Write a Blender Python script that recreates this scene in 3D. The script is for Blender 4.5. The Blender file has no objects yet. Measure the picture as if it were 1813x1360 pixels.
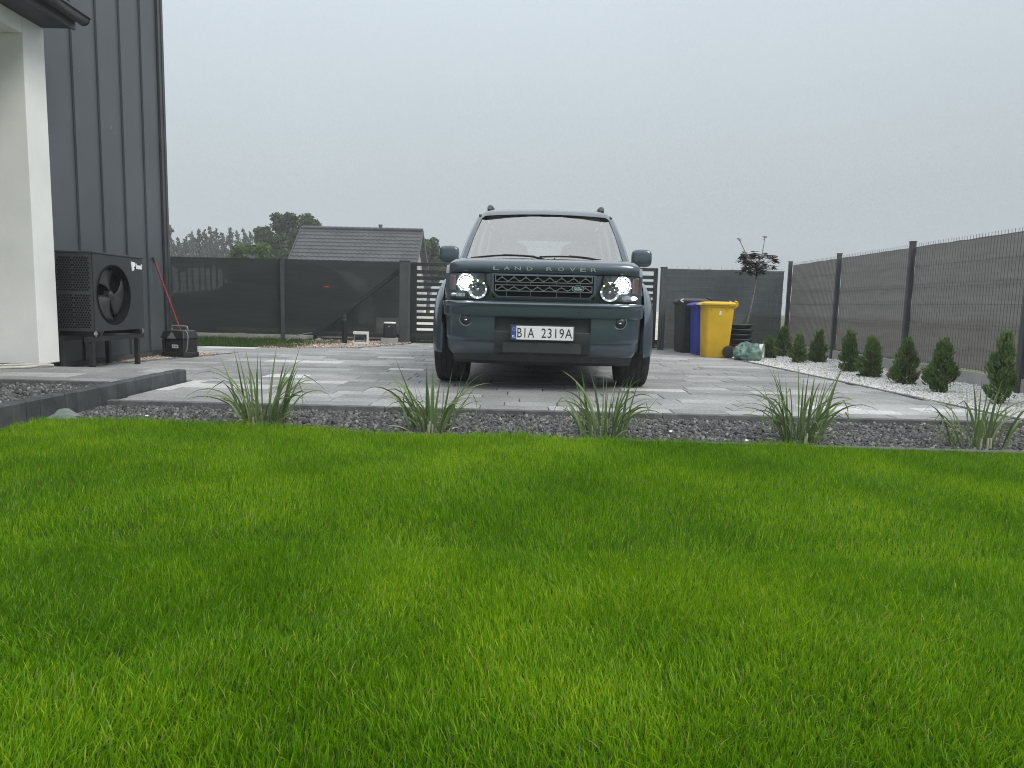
import bpy, bmesh, math, random
import numpy as np
from mathutils import Vector, Matrix

random.seed(7)
RNG = np.random.default_rng(11)
PI = math.pi
scene = bpy.context.scene
COL = scene.collection

# ------------------------------------------------------------------ camera
CAM_H = 0.75
PITCH = math.radians(6.53)
ROLL = 0.024
cam_data = bpy.data.cameras.new('camera')
cam = bpy.data.objects.new('camera', cam_data)
COL.objects.link(cam)
F = Vector((0, math.cos(PITCH), -math.sin(PITCH)))
U0 = Vector((0, math.sin(PITCH), math.cos(PITCH)))
X0 = Vector((1, 0, 0))
R_ = X0 * math.cos(ROLL) + U0 * math.sin(ROLL)
U_ = U0 * math.cos(ROLL) - X0 * math.sin(ROLL)
m3 = Matrix((R_, U_, -F)).transposed()
cam.matrix_world = Matrix.Translation((0, 0, CAM_H)) @ m3.to_4x4()
cam_data.sensor_fit = 'HORIZONTAL'
cam_data.sensor_width = 36.0
cam_data.lens = 36.0 * 1240.0 / 1813.0
cam_data.clip_start = 0.05
cam_data.clip_end = 3000.0
scene.camera = cam

# ------------------------------------------------------------------ world: overcast sky
SUN_EL, SUN_AZ = math.radians(46), math.radians(128)     # azimuth clockwise from +Y
world = bpy.data.worlds.new("World")
scene.world = world
world.use_nodes = True
nt = world.node_tree
nt.nodes.clear()
def wn(t, **k):
    n = nt.nodes.new(t)
    for a, b in k.items(): setattr(n, a, b)
    return n
out = wn('ShaderNodeOutputWorld')
sky = wn('ShaderNodeTexSky', sky_type='NISHITA')
sky.sun_disc = False
sky.sun_elevation = SUN_EL
sky.sun_rotation = SUN_AZ
sky.air_density = 1.5
sky.dust_density = 6.0
sky.ozone_density = 1.0
bg1 = wn('ShaderNodeBackground'); bg1.inputs['Strength'].default_value = 0.07
nt.links.new(sky.outputs[0], bg1.inputs['Color'])
tc = wn('ShaderNodeTexCoord')
sep = wn('ShaderNodeSeparateXYZ'); nt.links.new(tc.outputs['Generated'], sep.inputs[0])
ramp = wn('ShaderNodeValToRGB')
cr = ramp.color_ramp
cr.elements[0].position = 0.0; cr.elements[0].color = (0.335, 0.38, 0.398, 1)
cr.elements[1].position = 1.0; cr.elements[1].color = (1.12, 1.15, 1.17, 1)
e = cr.elements.new(0.16); e.color = (0.378, 0.424, 0.448, 1)
e = cr.elements.new(0.38); e.color = (0.475, 0.535, 0.578, 1)
e = cr.elements.new(0.66); e.color = (0.85, 0.90, 0.93, 1)
nt.links.new(sep.outputs['Z'], ramp.inputs['Fac'])
# a soft cloud layer, brighter towards the west where the veil is thinner
nz = wn('ShaderNodeTexNoise'); nz.inputs['Scale'].default_value = 1.6; nz.inputs['Detail'].default_value = 4
nt.links.new(tc.outputs['Generated'], nz.inputs['Vector'])
mr = wn('ShaderNodeMapRange'); mr.inputs['From Min'].default_value = 0.3; mr.inputs['From Max'].default_value = 0.7
mr.inputs['To Min'].default_value = 0.97; mr.inputs['To Max'].default_value = 1.03
nt.links.new(nz.outputs['Fac'], mr.inputs['Value'])
mx = wn('ShaderNodeMapRange'); mx.inputs['From Min'].default_value = -0.8; mx.inputs['From Max'].default_value = 0.8
mx.inputs['To Min'].default_value = 1.10; mx.inputs['To Max'].default_value = 0.93
nt.links.new(sep.outputs['X'], mx.inputs['Value'])
mul = wn('ShaderNodeMath', operation='MULTIPLY')
nt.links.new(mr.outputs[0], mul.inputs[0]); nt.links.new(mx.outputs[0], mul.inputs[1])
bg2 = wn('ShaderNodeBackground')
nt.links.new(ramp.outputs[0], bg2.inputs['Color']); nt.links.new(mul.outputs[0], bg2.inputs['Strength'])
mixs = wn('ShaderNodeMixShader'); mixs.inputs[0].default_value = 0.93
nt.links.new(bg1.outputs[0], mixs.inputs[1]); nt.links.new(bg2.outputs[0], mixs.inputs[2])
nt.links.new(mixs.outputs[0], out.inputs['Surface'])

# ------------------------------------------------------------------ sun through the cloud
sd = bpy.data.lights.new('sun', 'SUN'); sd.energy = 1.5; sd.angle = math.radians(24); sd.color = (1.0, 0.96, 0.9)
sun = bpy.data.objects.new('sun', sd); COL.objects.link(sun)
dirv = Vector((math.sin(SUN_AZ) * math.cos(SUN_EL), math.cos(SUN_AZ) * math.cos(SUN_EL), math.sin(SUN_EL)))
sun.rotation_euler = dirv.to_track_quat('Z', 'Y').to_euler()
sun.location = dirv * 30
scene.view_settings.view_transform = 'Standard'
scene.view_settings.look = 'None'
scene.view_settings.gamma = 1.0
scene.view_settings.use_curve_mapping = False
scene.view_settings.exposure = 0.52
scene.cycles.filter_width = 1.05
scene.cycles.use_denoising = True
scene.cycles.denoiser = 'OPENIMAGEDENOISE'
scene.cycles.denoising_input_passes = 'RGB_ALBEDO_NORMAL'
scene.cycles.denoising_prefilter = 'NONE'
scene.cycles.max_bounces = 8
scene.cycles.transparent_max_bounces = 24
scene.cycles.volume_bounces = 0

# ------------------------------------------------------------------ materials
def new_mat(name):
    m = bpy.data.materials.new(name); m.use_nodes = True
    t = m.node_tree; b = t.nodes['Principled BSDF']
    return m, t, b
def lin(t, a, b): t.links.new(a, b)
def noise_col(t, b, c1, c2, scale, detail=4, coord='Object', lo=0.35, hi=0.65, rough=0.55):
    tcn = t.nodes.new('ShaderNodeTexCoord'); n = t.nodes.new('ShaderNodeTexNoise')
    n.inputs['Scale'].default_value = scale; n.inputs['Detail'].default_value = detail; n.inputs['Roughness'].default_value = rough
    if coord == 'World':
        g = t.nodes.new('ShaderNodeNewGeometry'); lin(t, g.outputs['Position'], n.inputs['Vector'])
    else:
        lin(t, tcn.outputs[coord], n.inputs['Vector'])
    r = t.nodes.new('ShaderNodeValToRGB'); e = r.color_ramp.elements
    e[0].position = lo; e[0].color = (*c1, 1); e[1].position = hi; e[1].color = (*c2, 1)
    lin(t, n.outputs['Fac'], r.inputs['Fac']); lin(t, r.outputs['Color'], b.inputs['Base Color'])
    return n, r
def bump(t, b, scale, strength, dist=0.002, coord='Object', detail=4):
    tcn = t.nodes.new('ShaderNodeTexCoord'); n = t.nodes.new('ShaderNodeTexNoise')
    n.inputs['Scale'].default_value = scale; n.inputs['Detail'].default_value = detail
    lin(t, tcn.outputs[coord], n.inputs['Vector'])
    bm = t.nodes.new('ShaderNodeBump'); bm.inputs['Strength'].default_value = strength; bm.inputs['Distance'].default_value = dist
    lin(t, n.outputs['Fac'], bm.inputs['Height']); lin(t, bm.outputs['Normal'], b.inputs['Normal'])
def mat(name, c1, c2=None, rough=0.6, metal=0.0, scale=8.0, spec=0.5, bscale=0, bstr=0.3, bdist=0.002, coat=0.0, coord='Object', lo=0.35, hi=0.65, detail=4):
    m, t, b = new_mat(name)
    b.inputs['Base Color'].default_value = (*c1, 1)
    if c2: noise_col(t, b, c1, c2, scale, detail, coord, lo, hi)
    b.inputs['Roughness'].default_value = rough; b.inputs['Metallic'].default_value = metal
    b.inputs['Specular IOR Level'].default_value = spec
    b.inputs['Coat Weight'].default_value = coat; b.inputs['Coat Roughness'].default_value = 0.04
    if bscale: bump(t, b, bscale, bstr, bdist)
    return m
def emit(name, c, s):
    m, t, b = new_mat(name); b.inputs['Base Color'].default_value = (*c, 1)
    b.inputs['Emission Color'].default_value = (*c, 1); b.inputs['Emission Strength'].default_value = s
    return m
def glass(name, tint, refl=0.06, rough=0.02):
    m = bpy.data.materials.new(name); m.use_nodes = True; t = m.node_tree; t.nodes.clear()
    o = t.nodes.new('ShaderNodeOutputMaterial'); tr = t.nodes.new('ShaderNodeBsdfTransparent'); gl = t.nodes.new('ShaderNodeBsdfGlossy')
    tr.inputs['Color'].default_value = (*tint, 1); gl.inputs['Roughness'].default_value = rough
    fr = t.nodes.new('ShaderNodeFresnel'); fr.inputs['IOR'].default_value = 1.5
    ad = t.nodes.new('ShaderNodeMath'); ad.operation = 'ADD'; ad.use_clamp = True; ad.inputs[1].default_value = refl
    lin(t, fr.outputs[0], ad.inputs[0])
    mx = t.nodes.new('ShaderNodeMixShader'); lin(t, ad.outputs[0], mx.inputs[0]); lin(t, tr.outputs[0], mx.inputs[1]); lin(t, gl.outputs[0], mx.inputs[2])
    lin(t, mx.outputs[0], o.inputs['Surface'])
    return m
def sheer(name, c1, c2, alpha, rough=0.9, scale=6):
    """woven screening cloth: mostly opaque, lets some of what is behind through"""
    m = bpy.data.materials.new(name); m.use_nodes = True; t = m.node_tree
    b = t.nodes['Principled BSDF']; o = t.nodes['Material Output']
    b.inputs['Roughness'].default_value = rough; b.inputs['Specular IOR Level'].default_value = 0.2
    tcn = t.nodes.new('ShaderNodeTexCoord'); mp = t.nodes.new('ShaderNodeMapping'); mp.inputs['Scale'].default_value = (0.35, 0.35, 5.0)
    lin(t, tcn.outputs['Object'], mp.inputs['Vector'])
    n = t.nodes.new('ShaderNodeTexNoise'); n.inputs['Scale'].default_value = scale; n.inputs['Detail'].default_value = 6
    lin(t, mp.outputs[0], n.inputs['Vector'])
    r = t.nodes.new('ShaderNodeValToRGB'); e = r.color_ramp.elements
    e[0].position = 0.3; e[0].color = (*c1, 1); e[1].position = 0.72; e[1].color = (*c2, 1)
    lin(t, n.outputs['Fac'], r.inputs['Fac']); lin(t, r.outputs['Color'], b.inputs['Base Color'])
    mr = t.nodes.new('ShaderNodeMapRange'); mr.inputs['From Min'].default_value = 0.3; mr.inputs['From Max'].default_value = 0.7
    mr.inputs['To Min'].default_value = alpha * 0.75; mr.inputs['To Max'].default_value = alpha * 1.25
    lin(t, n.outputs['Fac'], mr.inputs['Value'])
    tl = t.nodes.new('ShaderNodeBsdfTranslucent'); lin(t, r.outputs['Color'], tl.inputs['Color'])
    m1 = t.nodes.new('ShaderNodeMixShader'); m1.inputs[0].default_value = 0.35
    lin(t, b.outputs[0], m1.inputs[1]); lin(t, tl.outputs[0], m1.inputs[2])
    tr = t.nodes.new('ShaderNodeBsdfTransparent'); mx = t.nodes.new('ShaderNodeMixShader')
    lin(t, mr.outputs[0], mx.inputs[0]); lin(t, m1.outputs[0], mx.inputs[1]); lin(t, tr.outputs[0], mx.inputs[2])
    lin(t, mx.outputs[0], o.inputs['Surface'])
    return m
def leafy(name, stops, trans=0.3, rough=0.55, attr='tone', patch=None, spec=0.3):
    """leaf colour from a per-leaf random tone stored on the mesh; light passes partly through"""
    m = bpy.data.materials.new(name); m.use_nodes = True; t = m.node_tree
    b = t.nodes['Principled BSDF']; o = t.nodes['Material Output']
    b.inputs['Roughness'].default_value = rough; b.inputs['Specular IOR Level'].default_value = spec
    a = t.nodes.new('ShaderNodeAttribute'); a.attribute_name = attr
    r = t.nodes.new('ShaderNodeValToRGB'); el = r.color_ramp.elements
    for i, (p, c) in enumerate(stops):
        e = el[i] if i < 2 else el.new(p)
        e.position = p; e.color = (*c, 1)
    col = r.outputs['Color']
    sx = t.nodes.new('ShaderNodeSeparateColor'); lin(t, a.outputs['Color'], sx.inputs[0])
    lin(t, sx.outputs[0], r.inputs['Fac'])
    lin(t, col, b.inputs['Base Color'])
    tl = t.nodes.new('ShaderNodeBsdfTranslucent'); lin(t, col, tl.inputs['Color'])
    mx = t.nodes.new('ShaderNodeMixShader'); mx.inputs[0].default_value = trans
    lin(t, b.outputs[0], mx.inputs[1]); lin(t, tl.outputs[0], mx.inputs[2]); lin(t, mx.outputs[0], o.inputs['Surface'])
    return m
def toned(name, stops, rough=0.85, spec=0.3, bscale=0, bstr=0.3):
    """stone colour from a per-stone random tone stored on the mesh"""
    m, t, b = new_mat(name); b.inputs['Roughness'].default_value = rough; b.inputs['Specular IOR Level'].default_value = spec
    a = t.nodes.new('ShaderNodeAttribute'); a.attribute_name = 'tone'
    r = t.nodes.new('ShaderNodeValToRGB'); el = r.color_ramp.elements
    for i, (p, c) in enumerate(stops):
        e = el[i] if i < 2 else el.new(p)
        e.position = p; e.color = (*c, 1)
    sx = t.nodes.new('ShaderNodeSeparateColor'); lin(t, a.outputs['Color'], sx.inputs[0]); lin(t, sx.outputs[0], r.inputs['Fac'])
    lin(t, r.outputs['Color'], b.inputs['Base Color'])
    if bscale: bump(t, b, bscale, bstr)
    return m

# ------------------------------------------------------------------ mesh helpers
class MB:
    def __init__(s): s.v = []; s.f = []; s.m = []
    def add(s, vs, fs, mi=0):
        o = len(s.v); s.v += [tuple(v) for v in vs]; s.f += [tuple(i + o for i in f) for f in fs]; s.m += [mi] * len(fs); return s
    def box(s, x0, x1, y0, y1, z0, z1, mi=0):
        v = [(x0, y0, z0), (x1, y0, z0), (x1, y1, z0), (x0, y1, z0), (x0, y0, z1), (x1, y0, z1), (x1, y1, z1), (x0, y1, z1)]
        return s.add(v, [(0, 3, 2, 1), (4, 5, 6, 7), (0, 1, 5, 4), (1, 2, 6, 5), (2, 3, 7, 6), (3, 0, 4, 7)], mi)
    def hexa(s, v, mi=0):
        return s.add(v, [(0, 3, 2, 1), (4, 5, 6, 7), (0, 1, 5, 4), (1, 2, 6, 5), (2, 3, 7, 6), (3, 0, 4, 7)], mi)
    def tube(s, pts, r, n=8, mi=0, cap=True, flat=1.0):
        pts = [Vector(p) for p in pts]; rs = r if isinstance(r, (list, tuple)) else [r] * len(pts)
        rings = []; up = None
        for i, p in enumerate(pts):
            d = (pts[min(i + 1, len(pts) - 1)] - pts[max(i - 1, 0)])
            d = d.normalized() if d.length > 1e-9 else Vector((0, 0, 1))
            if up is None:
                up = Vector((0, 0, 1)) if abs(d.z) < 0.9 else Vector((1, 0, 0))
            a = d.cross(up)
            if a.length < 1e-6: a = d.cross(Vector((1, 0.3, 0)))
            a.normalize(); b = a.cross(d).normalized(); up = b
            rings.append([p + (a * math.cos(2 * PI * k / n) + b * math.sin(2 * PI * k / n) * flat) * rs[i] for k in range(n)])
        vs = [v for rg in rings for v in rg]; fs = []
        for i in range(len(pts) - 1):
            for k in range(n):
                fs.append((i * n + k, i * n + (k + 1) % n, (i + 1) * n + (k + 1) % n, (i + 1) * n + k))
        if cap:
            fs.append(tuple(range(n - 1, -1, -1))); fs.append(tuple((len(pts) - 1) * n + k for k in range(n)))
        return s.add(vs, fs, mi)
    def bar(s, p, q, w, h, mi=0, up=(0, 0, 1)):
        p = Vector(p); q = Vector(q); d = (q - p).normalized(); u = Vector(up)
        if abs(d.dot(u)) > 0.95: u = Vector((1, 0, 0))
        a = d.cross(u).normalized() * (w / 2); b = a.cross(d).normalized() * (h / 2)
        v = [p - a - b, p + a - b, q + a - b, q - a - b, p - a + b, p + a + b, q + a + b, q - a + b]
        return s.hexa(v, mi)
    def lathe(s, prof, c, axis='Z', n=24, mi=0, caps=False):
        """prof: (radius, height along axis)"""
        c = Vector(c); vs = []
        for r, h in prof:
            for k in range(n):
                a = 2 * PI * k / n; x, y = r * math.cos(a), r * math.sin(a)
                vs.append(c + (Vector((x, y, h)) if axis == 'Z' else Vector((x, h, y)) if axis == 'Y' else Vector((h, x, y))))
        fs = []
        for i in range(len(prof) - 1):
            for k in range(n):
                fs.append((i * n + k, i * n + (k + 1) % n, (i + 1) * n + (k + 1) % n, (i + 1) * n + k))
        if caps:
            fs.append(tuple(range(n - 1, -1, -1))); fs.append(tuple((len(prof) - 1) * n + k for k in range(n)))
        return s.add(vs, fs, mi)
    def disc(s, c, r, axis='Y', n=24, mi=0, rz=None):
        c = Vector(c); vs = []
        rz = rz or r
        for k in range(n):
            a = 2 * PI * k / n; x, y = r * math.cos(a), rz * math.sin(a)
            vs.append(c + (Vector((x, y, 0)) if axis == 'Z' else Vector((x, 0, y)) if axis == 'Y' else Vector((0, x, y))))
        return s.add(vs, [tuple(range(n))], mi)
    def torus(s, c, R, r, axis='Y', n=32, k=8, mi=0, sz=1.0):
        c = Vector(c); vs = []; fs = []
        for i in range(n):
            a = 2 * PI * i / n
            for j in range(k):
                b = 2 * PI * j / k; rr = R + r * math.cos(b); h = r * math.sin(b)
                x, y = rr * math.cos(a), rr * math.sin(a) * sz
                vs.append(c + (Vector((x, y, h)) if axis == 'Z' else Vector((x, h, y)) if axis == 'Y' else Vector((h, x, y))))
                fs.append((i * k + j, ((i + 1) % n) * k + j, ((i + 1) % n) * k + (j + 1) % k, i * k + (j + 1) % k))
        return s.add(vs, fs, mi)
    def prism(s, poly, a0, a1, axis='Y', mi=0):
        """poly: 2D outline; axis Y -> (x,z), X -> (y,z), Z -> (x,y)"""
        n = len(poly)
        def P(p, a): return (p[0], a, p[1]) if axis == 'Y' else (a, p[0], p[1]) if axis == 'X' else (p[0], p[1], a)
        vs = [P(p, a0) for p in poly] + [P(p, a1) for p in poly]
        fs = [tuple(range(n)), tuple(range(2 * n - 1, n - 1, -1))] + [(i, n + i, n + (i + 1) % n, (i + 1) % n) for i in range(n)]
        return s.add(vs, fs, mi)
    def grid(s, rows, mi=0, closed=False):
        nr, nc = len(rows), len(rows[0]); vs = [v for r in rows for v in r]; fs = []
        for i in range(nr - 1):
            for j in range(nc - 1 + (1 if closed else 0)):
                fs.append((i * nc + j, i * nc + (j + 1) % nc, (i + 1) * nc + (j + 1) % nc, (i + 1) * nc + j))
        return s.add(vs, fs, mi)
    def ball(s, c, r, n=12, m=8, mi=0, ex=1.0):
        """superellipsoid; r = (rx, ry, rz)"""
        if not isinstance(r, (tuple, list)): r = (r, r, r)
        sg = lambda v: math.copysign(abs(v) ** ex, v)
        vs = []; fs = []
        for i in range(m + 1):
            t = -PI / 2 + PI * i / m
            for k in range(n):
                a = 2 * PI * k / n
                vs.append((c[0] + r[0] * sg(math.cos(t)) * sg(math.cos(a)), c[1] + r[1] * sg(math.cos(t)) * sg(math.sin(a)), c[2] + r[2] * sg(math.sin(t))))
        for i in range(m):
            for k in range(n):
                fs.append((i * n + k, i * n + (k + 1) % n, (i + 1) * n + (k + 1) % n, (i + 1) * n + k))
        return s.add(vs, fs, mi)
    def build(s, name, mats, parent=None, smooth=None, bevel=0, solid=0, seg=2, subsurf=0, fixn=True):
        me = bpy.data.meshes.new(name); me.from_pydata(s.v, [], s.f); me.update()
        if not isinstance(mats, (list, tuple)): mats = [mats]
        for m in mats: me.materials.append(m)
        if len(mats) > 1: me.polygons.foreach_set('material_index', s.m)
        if fixn:
            bm = bmesh.new(); bm.from_mesh(me); bmesh.ops.recalc_face_normals(bm, faces=bm.faces); bm.to_mesh(me); bm.free()
        if smooth is not None:
            me.polygons.foreach_set('use_smooth', [True] * len(me.polygons)); me.set_sharp_from_angle(angle=math.radians(smooth))
        o = bpy.data.objects.new(name, me); COL.objects.link(o)
        if parent: o.parent = parent
        if solid:
            md = o.modifiers.new('s', 'SOLIDIFY'); md.thickness = solid; md.offset = -1
        if bevel:
            md = o.modifiers.new('b', 'BEVEL'); md.width = bevel; md.segments = seg; md.limit_method = 'ANGLE'; md.angle_limit = math.radians(40)
        if subsurf:
            md = o.modifiers.new('d', 'SUBSURF'); md.levels = subsurf; md.render_levels = subsurf
        return o
def tag(o, label=None, cat=None, group=None, kind=None):
    if label: o['label'] = label
    if cat: o['category'] = cat
    if group: o['group'] = group
    if kind: o['kind'] = kind
    return o
def thing(name, label, cat, loc=(0, 0, 0), rz=0, group=None):
    o = bpy.data.objects.new(name, None); COL.objects.link(o); o.empty_display_size = 0.2
    o.location = loc; o.rotation_euler = (0, 0, rz)
    return tag(o, label, cat, group)
def copy_tree(o, parent=None, group=None):
    c = o.copy(); COL.objects.link(c)
    if parent: c.parent = parent
    for ch in list(o.children): copy_tree(ch, c)
    return c
def text_mb(name, body, mt, parent, loc, w=None, h=0.1, extrude=0.002, rot=(PI / 2, 0, 0), spacing=1.0, bold=0.0):
    cu = bpy.data.curves.new('t', 'FONT'); cu.body = body; cu.size = 1.0; cu.align_x = 'CENTER'; cu.extrude = extrude; cu.space_character = spacing
    cu.offset = bold; cu.resolution_u = 3
    ob = bpy.data.objects.new('t', cu); COL.objects.link(ob)
    dg = bpy.context.evaluated_depsgraph_get(); dg.update()
    me = bpy.data.meshes.new_from_object(ob.evaluated_get(dg)); bpy.data.objects.remove(ob)
    xs = [v.co.x for v in me.vertices]; ys = [v.co.y for v in me.vertices]
    cx, cy = (min(xs) + max(xs)) / 2, (min(ys) + max(ys)) / 2
    sy = h / (max(ys) - min(ys)); sx = sy if w is None else w / (max(xs) - min(xs))
    for v in me.vertices:
        v.co.x = (v.co.x - cx) * sx; v.co.y = (v.co.y - cy) * sy
    me.materials.clear(); me.materials.append(mt); me.name = name
    o = bpy.data.objects.new(name, me); COL.objects.link(o); o.parent = parent; o.location = loc; o.rotation_euler = rot
    return o
def np_mesh(name, verts, faces_idx, loop_tot, mt, tone=None, parent=None, smooth=False):
    """verts (N,3); faces_idx flat; loop_tot per face; tone per vertex"""
    me = bpy.data.meshes.new(name)
    me.vertices.add(len(verts)); me.vertices.foreach_set('co', np.ascontiguousarray(verts, dtype=np.float32).ravel())
    me.loops.add(len(faces_idx)); me.loops.foreach_set('vertex_index', np.ascontiguousarray(faces_idx, dtype=np.int32))
    nf = len(loop_tot); st = np.zeros(nf, dtype=np.int32); st[1:] = np.cumsum(loop_tot)[:-1]
    me.polygons.add(nf); me.polygons.foreach_set('loop_start', st)
    me.polygons.foreach_set('loop_total', np.asarray(loop_tot, dtype=np.int32))
    if smooth: me.polygons.foreach_set('use_smooth', np.ones(nf, dtype=bool))
    me.update(calc_edges=True)
    if tone is not None:
        at = me.attributes.new('tone', 'FLOAT_COLOR', 'POINT')
        c = np.ones((len(verts), 4), dtype=np.float32); c[:, 0] = tone; c[:, 1] = tone; c[:, 2] = tone
        at.data.foreach_set('color', c.ravel())
    me.materials.append(mt)
    o = bpy.data.objects.new(name, me); COL.objects.link(o)
    if parent: o.parent = parent
    return o
def inst_mesh(name, base_v, base_f, mats4, mt, tone, parent=None, smooth=False):
    """many small solids in one mesh. base_v: list of (k,3) shape variants with the same faces; mats4: (n,3,3),(n,3)"""
    A, T, pick = mats4
    k = base_v.shape[1]; n = len(T)
    V = np.einsum('nij,nkj->nki', A, base_v[pick]) + T[:, None, :]
    bf = np.array([i for f in base_f for i in f], dtype=np.int64); lt = np.array([len(f) for f in base_f])
    idx = (bf[None, :] + (np.arange(n) * k)[:, None]).ravel()
    return np_mesh(name, V.reshape(-1, 3), idx, np.tile(lt, n), mt, np.repeat(tone, k), parent, smooth)
def rot_rand(n, rng, tilt=PI):
    """random rotations (n,3,3)"""
    q = rng.normal(size=(n, 4)); q /= np.linalg.norm(q, axis=1)[:, None]
    w, x, y, z = q.T
    return np.stack([np.stack([1 - 2 * (y * y + z * z), 2 * (x * y - z * w), 2 * (x * z + y * w)], 1),
                     np.stack([2 * (x * y + z * w), 1 - 2 * (x * x + z * z), 2 * (y * z - x * w)], 1),
                     np.stack([2 * (x * z - y * w), 2 * (y * z + x * w), 1 - 2 * (x * x + y * y)], 1)], 1)
CUBE_V = np.array([(-1, -1, -1), (1, -1, -1), (1, 1, -1), (-1, 1, -1), (-1, -1, 1), (1, -1, 1), (1, 1, 1), (-1, 1, 1)], dtype=float)
CUBE_F = [(0, 3, 2, 1), (4, 5, 6, 7), (0, 1, 5, 4), (1, 2, 6, 5), (2, 3, 7, 6), (3, 0, 4, 7)]
t_ = (1 + 5 ** 0.5) / 2
ICO_V = np.array([(-1, t_, 0), (1, t_, 0), (-1, -t_, 0), (1, -t_, 0), (0, -1, t_), (0, 1, t_), (0, -1, -t_), (0, 1, -t_), (t_, 0, -1), (t_, 0, 1), (-t_, 0, -1), (-t_, 0, 1)]) / 1.9
ICO_F = [(0, 11, 5), (0, 5, 1), (0, 1, 7), (0, 7, 10), (0, 10, 11), (1, 5, 9), (5, 11, 4), (11, 10, 2), (10, 7, 6), (7, 1, 8), (3, 9, 4), (3, 4, 2), (3, 2, 6), (3, 6, 8), (3, 8, 9), (4, 9, 5), (2, 4, 11), (6, 2, 10), (8, 6, 7), (9, 8, 1)]
def vnoise(x, y, seed=0, scale=1.0):
    """smooth value noise in the plane, 0..1 (numpy)"""
    x = np.asarray(x) * scale; y = np.asarray(y) * scale
    xi = np.floor(x).astype(int); yi = np.floor(y).astype(int); fx = x - xi; fy = y - yi
    fx = fx * fx * (3 - 2 * fx); fy = fy * fy * (3 - 2 * fy)
    def h(i, j):
        s = np.sin(i * 127.1 + j * 311.7 + seed * 74.7) * 43758.5453
        return s - np.floor(s)
    return (h(xi, yi) * (1 - fx) + h(xi + 1, yi) * fx) * (1 - fy) + (h(xi, yi + 1) * (1 - fx) + h(xi + 1, yi + 1) * fx) * fy
def fbm(x, y, seed=0, scale=1.0):
    return vnoise(x, y, seed, scale) * 0.55 + vnoise(x, y, seed + 5, scale * 2.1) * 0.3 + vnoise(x, y, seed + 9, scale * 4.3) * 0.15

# ================================================================== SETTING: ground
M = {}
M['soil'] = mat('soil', (0.030, 0.062, 0.010), (0.05, 0.085, 0.018), rough=0.95, scale=30, spec=0.03)
M['field_green'] = mat('field_green', (0.05, 0.075, 0.02), (0.11, 0.12, 0.04), rough=0.95, scale=0.4, coord='World')
M['field_pale'] = mat('field_pale', (0.40, 0.38, 0.33), (0.55, 0.53, 0.48), rough=0.95, scale=0.15, coord='World')
M['joint'] = mat('joint_sand', (0.09, 0.09, 0.088), (0.15, 0.148, 0.14), rough=0.95, scale=40)
M['kerb'] = mat('kerb_concrete', (0.085, 0.088, 0.09), (0.135, 0.138, 0.14), rough=0.85, scale=14, bscale=260, bstr=0.35)
M['palisade'] = mat('palisade_concrete', (0.040, 0.046, 0.050), (0.072, 0.080, 0.086), rough=0.75, scale=7, bscale=220, bstr=0.35)
M['gravel_base'] = mat('gravel_base', (0.012, 0.012, 0.013), (0.03, 0.03, 0.032), rough=0.95, scale=60)
M['white_base'] = mat('white_gravel_base', (0.30, 0.295, 0.28), (0.5, 0.5, 0.48), rough=0.95, scale=60)
M['brown_base'] = mat('brown_gravel_base', (0.10, 0.08, 0.06), (0.2, 0.17, 0.14), rough=0.95, scale=60)
M['concrete'] = mat('concrete', (0.27, 0.27, 0.255), (0.38, 0.38, 0.365), rough=0.9, scale=5, bscale=120, bstr=0.2)

def sheet(name, poly, z, mt, kind='structure', sub=1):
    b = MB(); b.add([(x, y, z) for x, y in poly], [tuple(range(len(poly)))])
    return tag(b.build(name, mt), kind=kind)
sheet('ground', [(-115, -55), (115, -55), (115, 128), (-115, 128)], -0.14, M['field_green'])
sheet('field', [(-3.5, 18), (5.6, 18), (42, 127), (-25, 127)], -0.125, M['field_pale'])

# ---- lawn
def lawn_edge(x):
    return np.interp(x, [-3.2, -2.4, -1.7, 0, 2.0, 2.9, 5.5], [4.10, 4.18, 4.17, 4.06, 3.97, 3.93, 3.88])
def lawn_z(x, y):
    return -0.045 + 0.03 * (fbm(x, y, 3, 1.1) - 0.5) + 0.025 * np.exp(-((x + 2.2) ** 2 + (y - 3.9) ** 2) / 0.8)
xs = np.linspace(-2.87, 5.4, 40); rows = []
for k in range(26):
    f = k / 25
    rows.append([(x, -1.2 + (float(lawn_edge(x)) + 0.03 + 1.2) * f, float(lawn_z(x, -1.2 + (float(lawn_edge(x)) + 1.2) * f))) for x in xs])
lawn = tag(MB().grid(rows).build('lawn', M['soil'], smooth=60), kind='structure')

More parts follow.
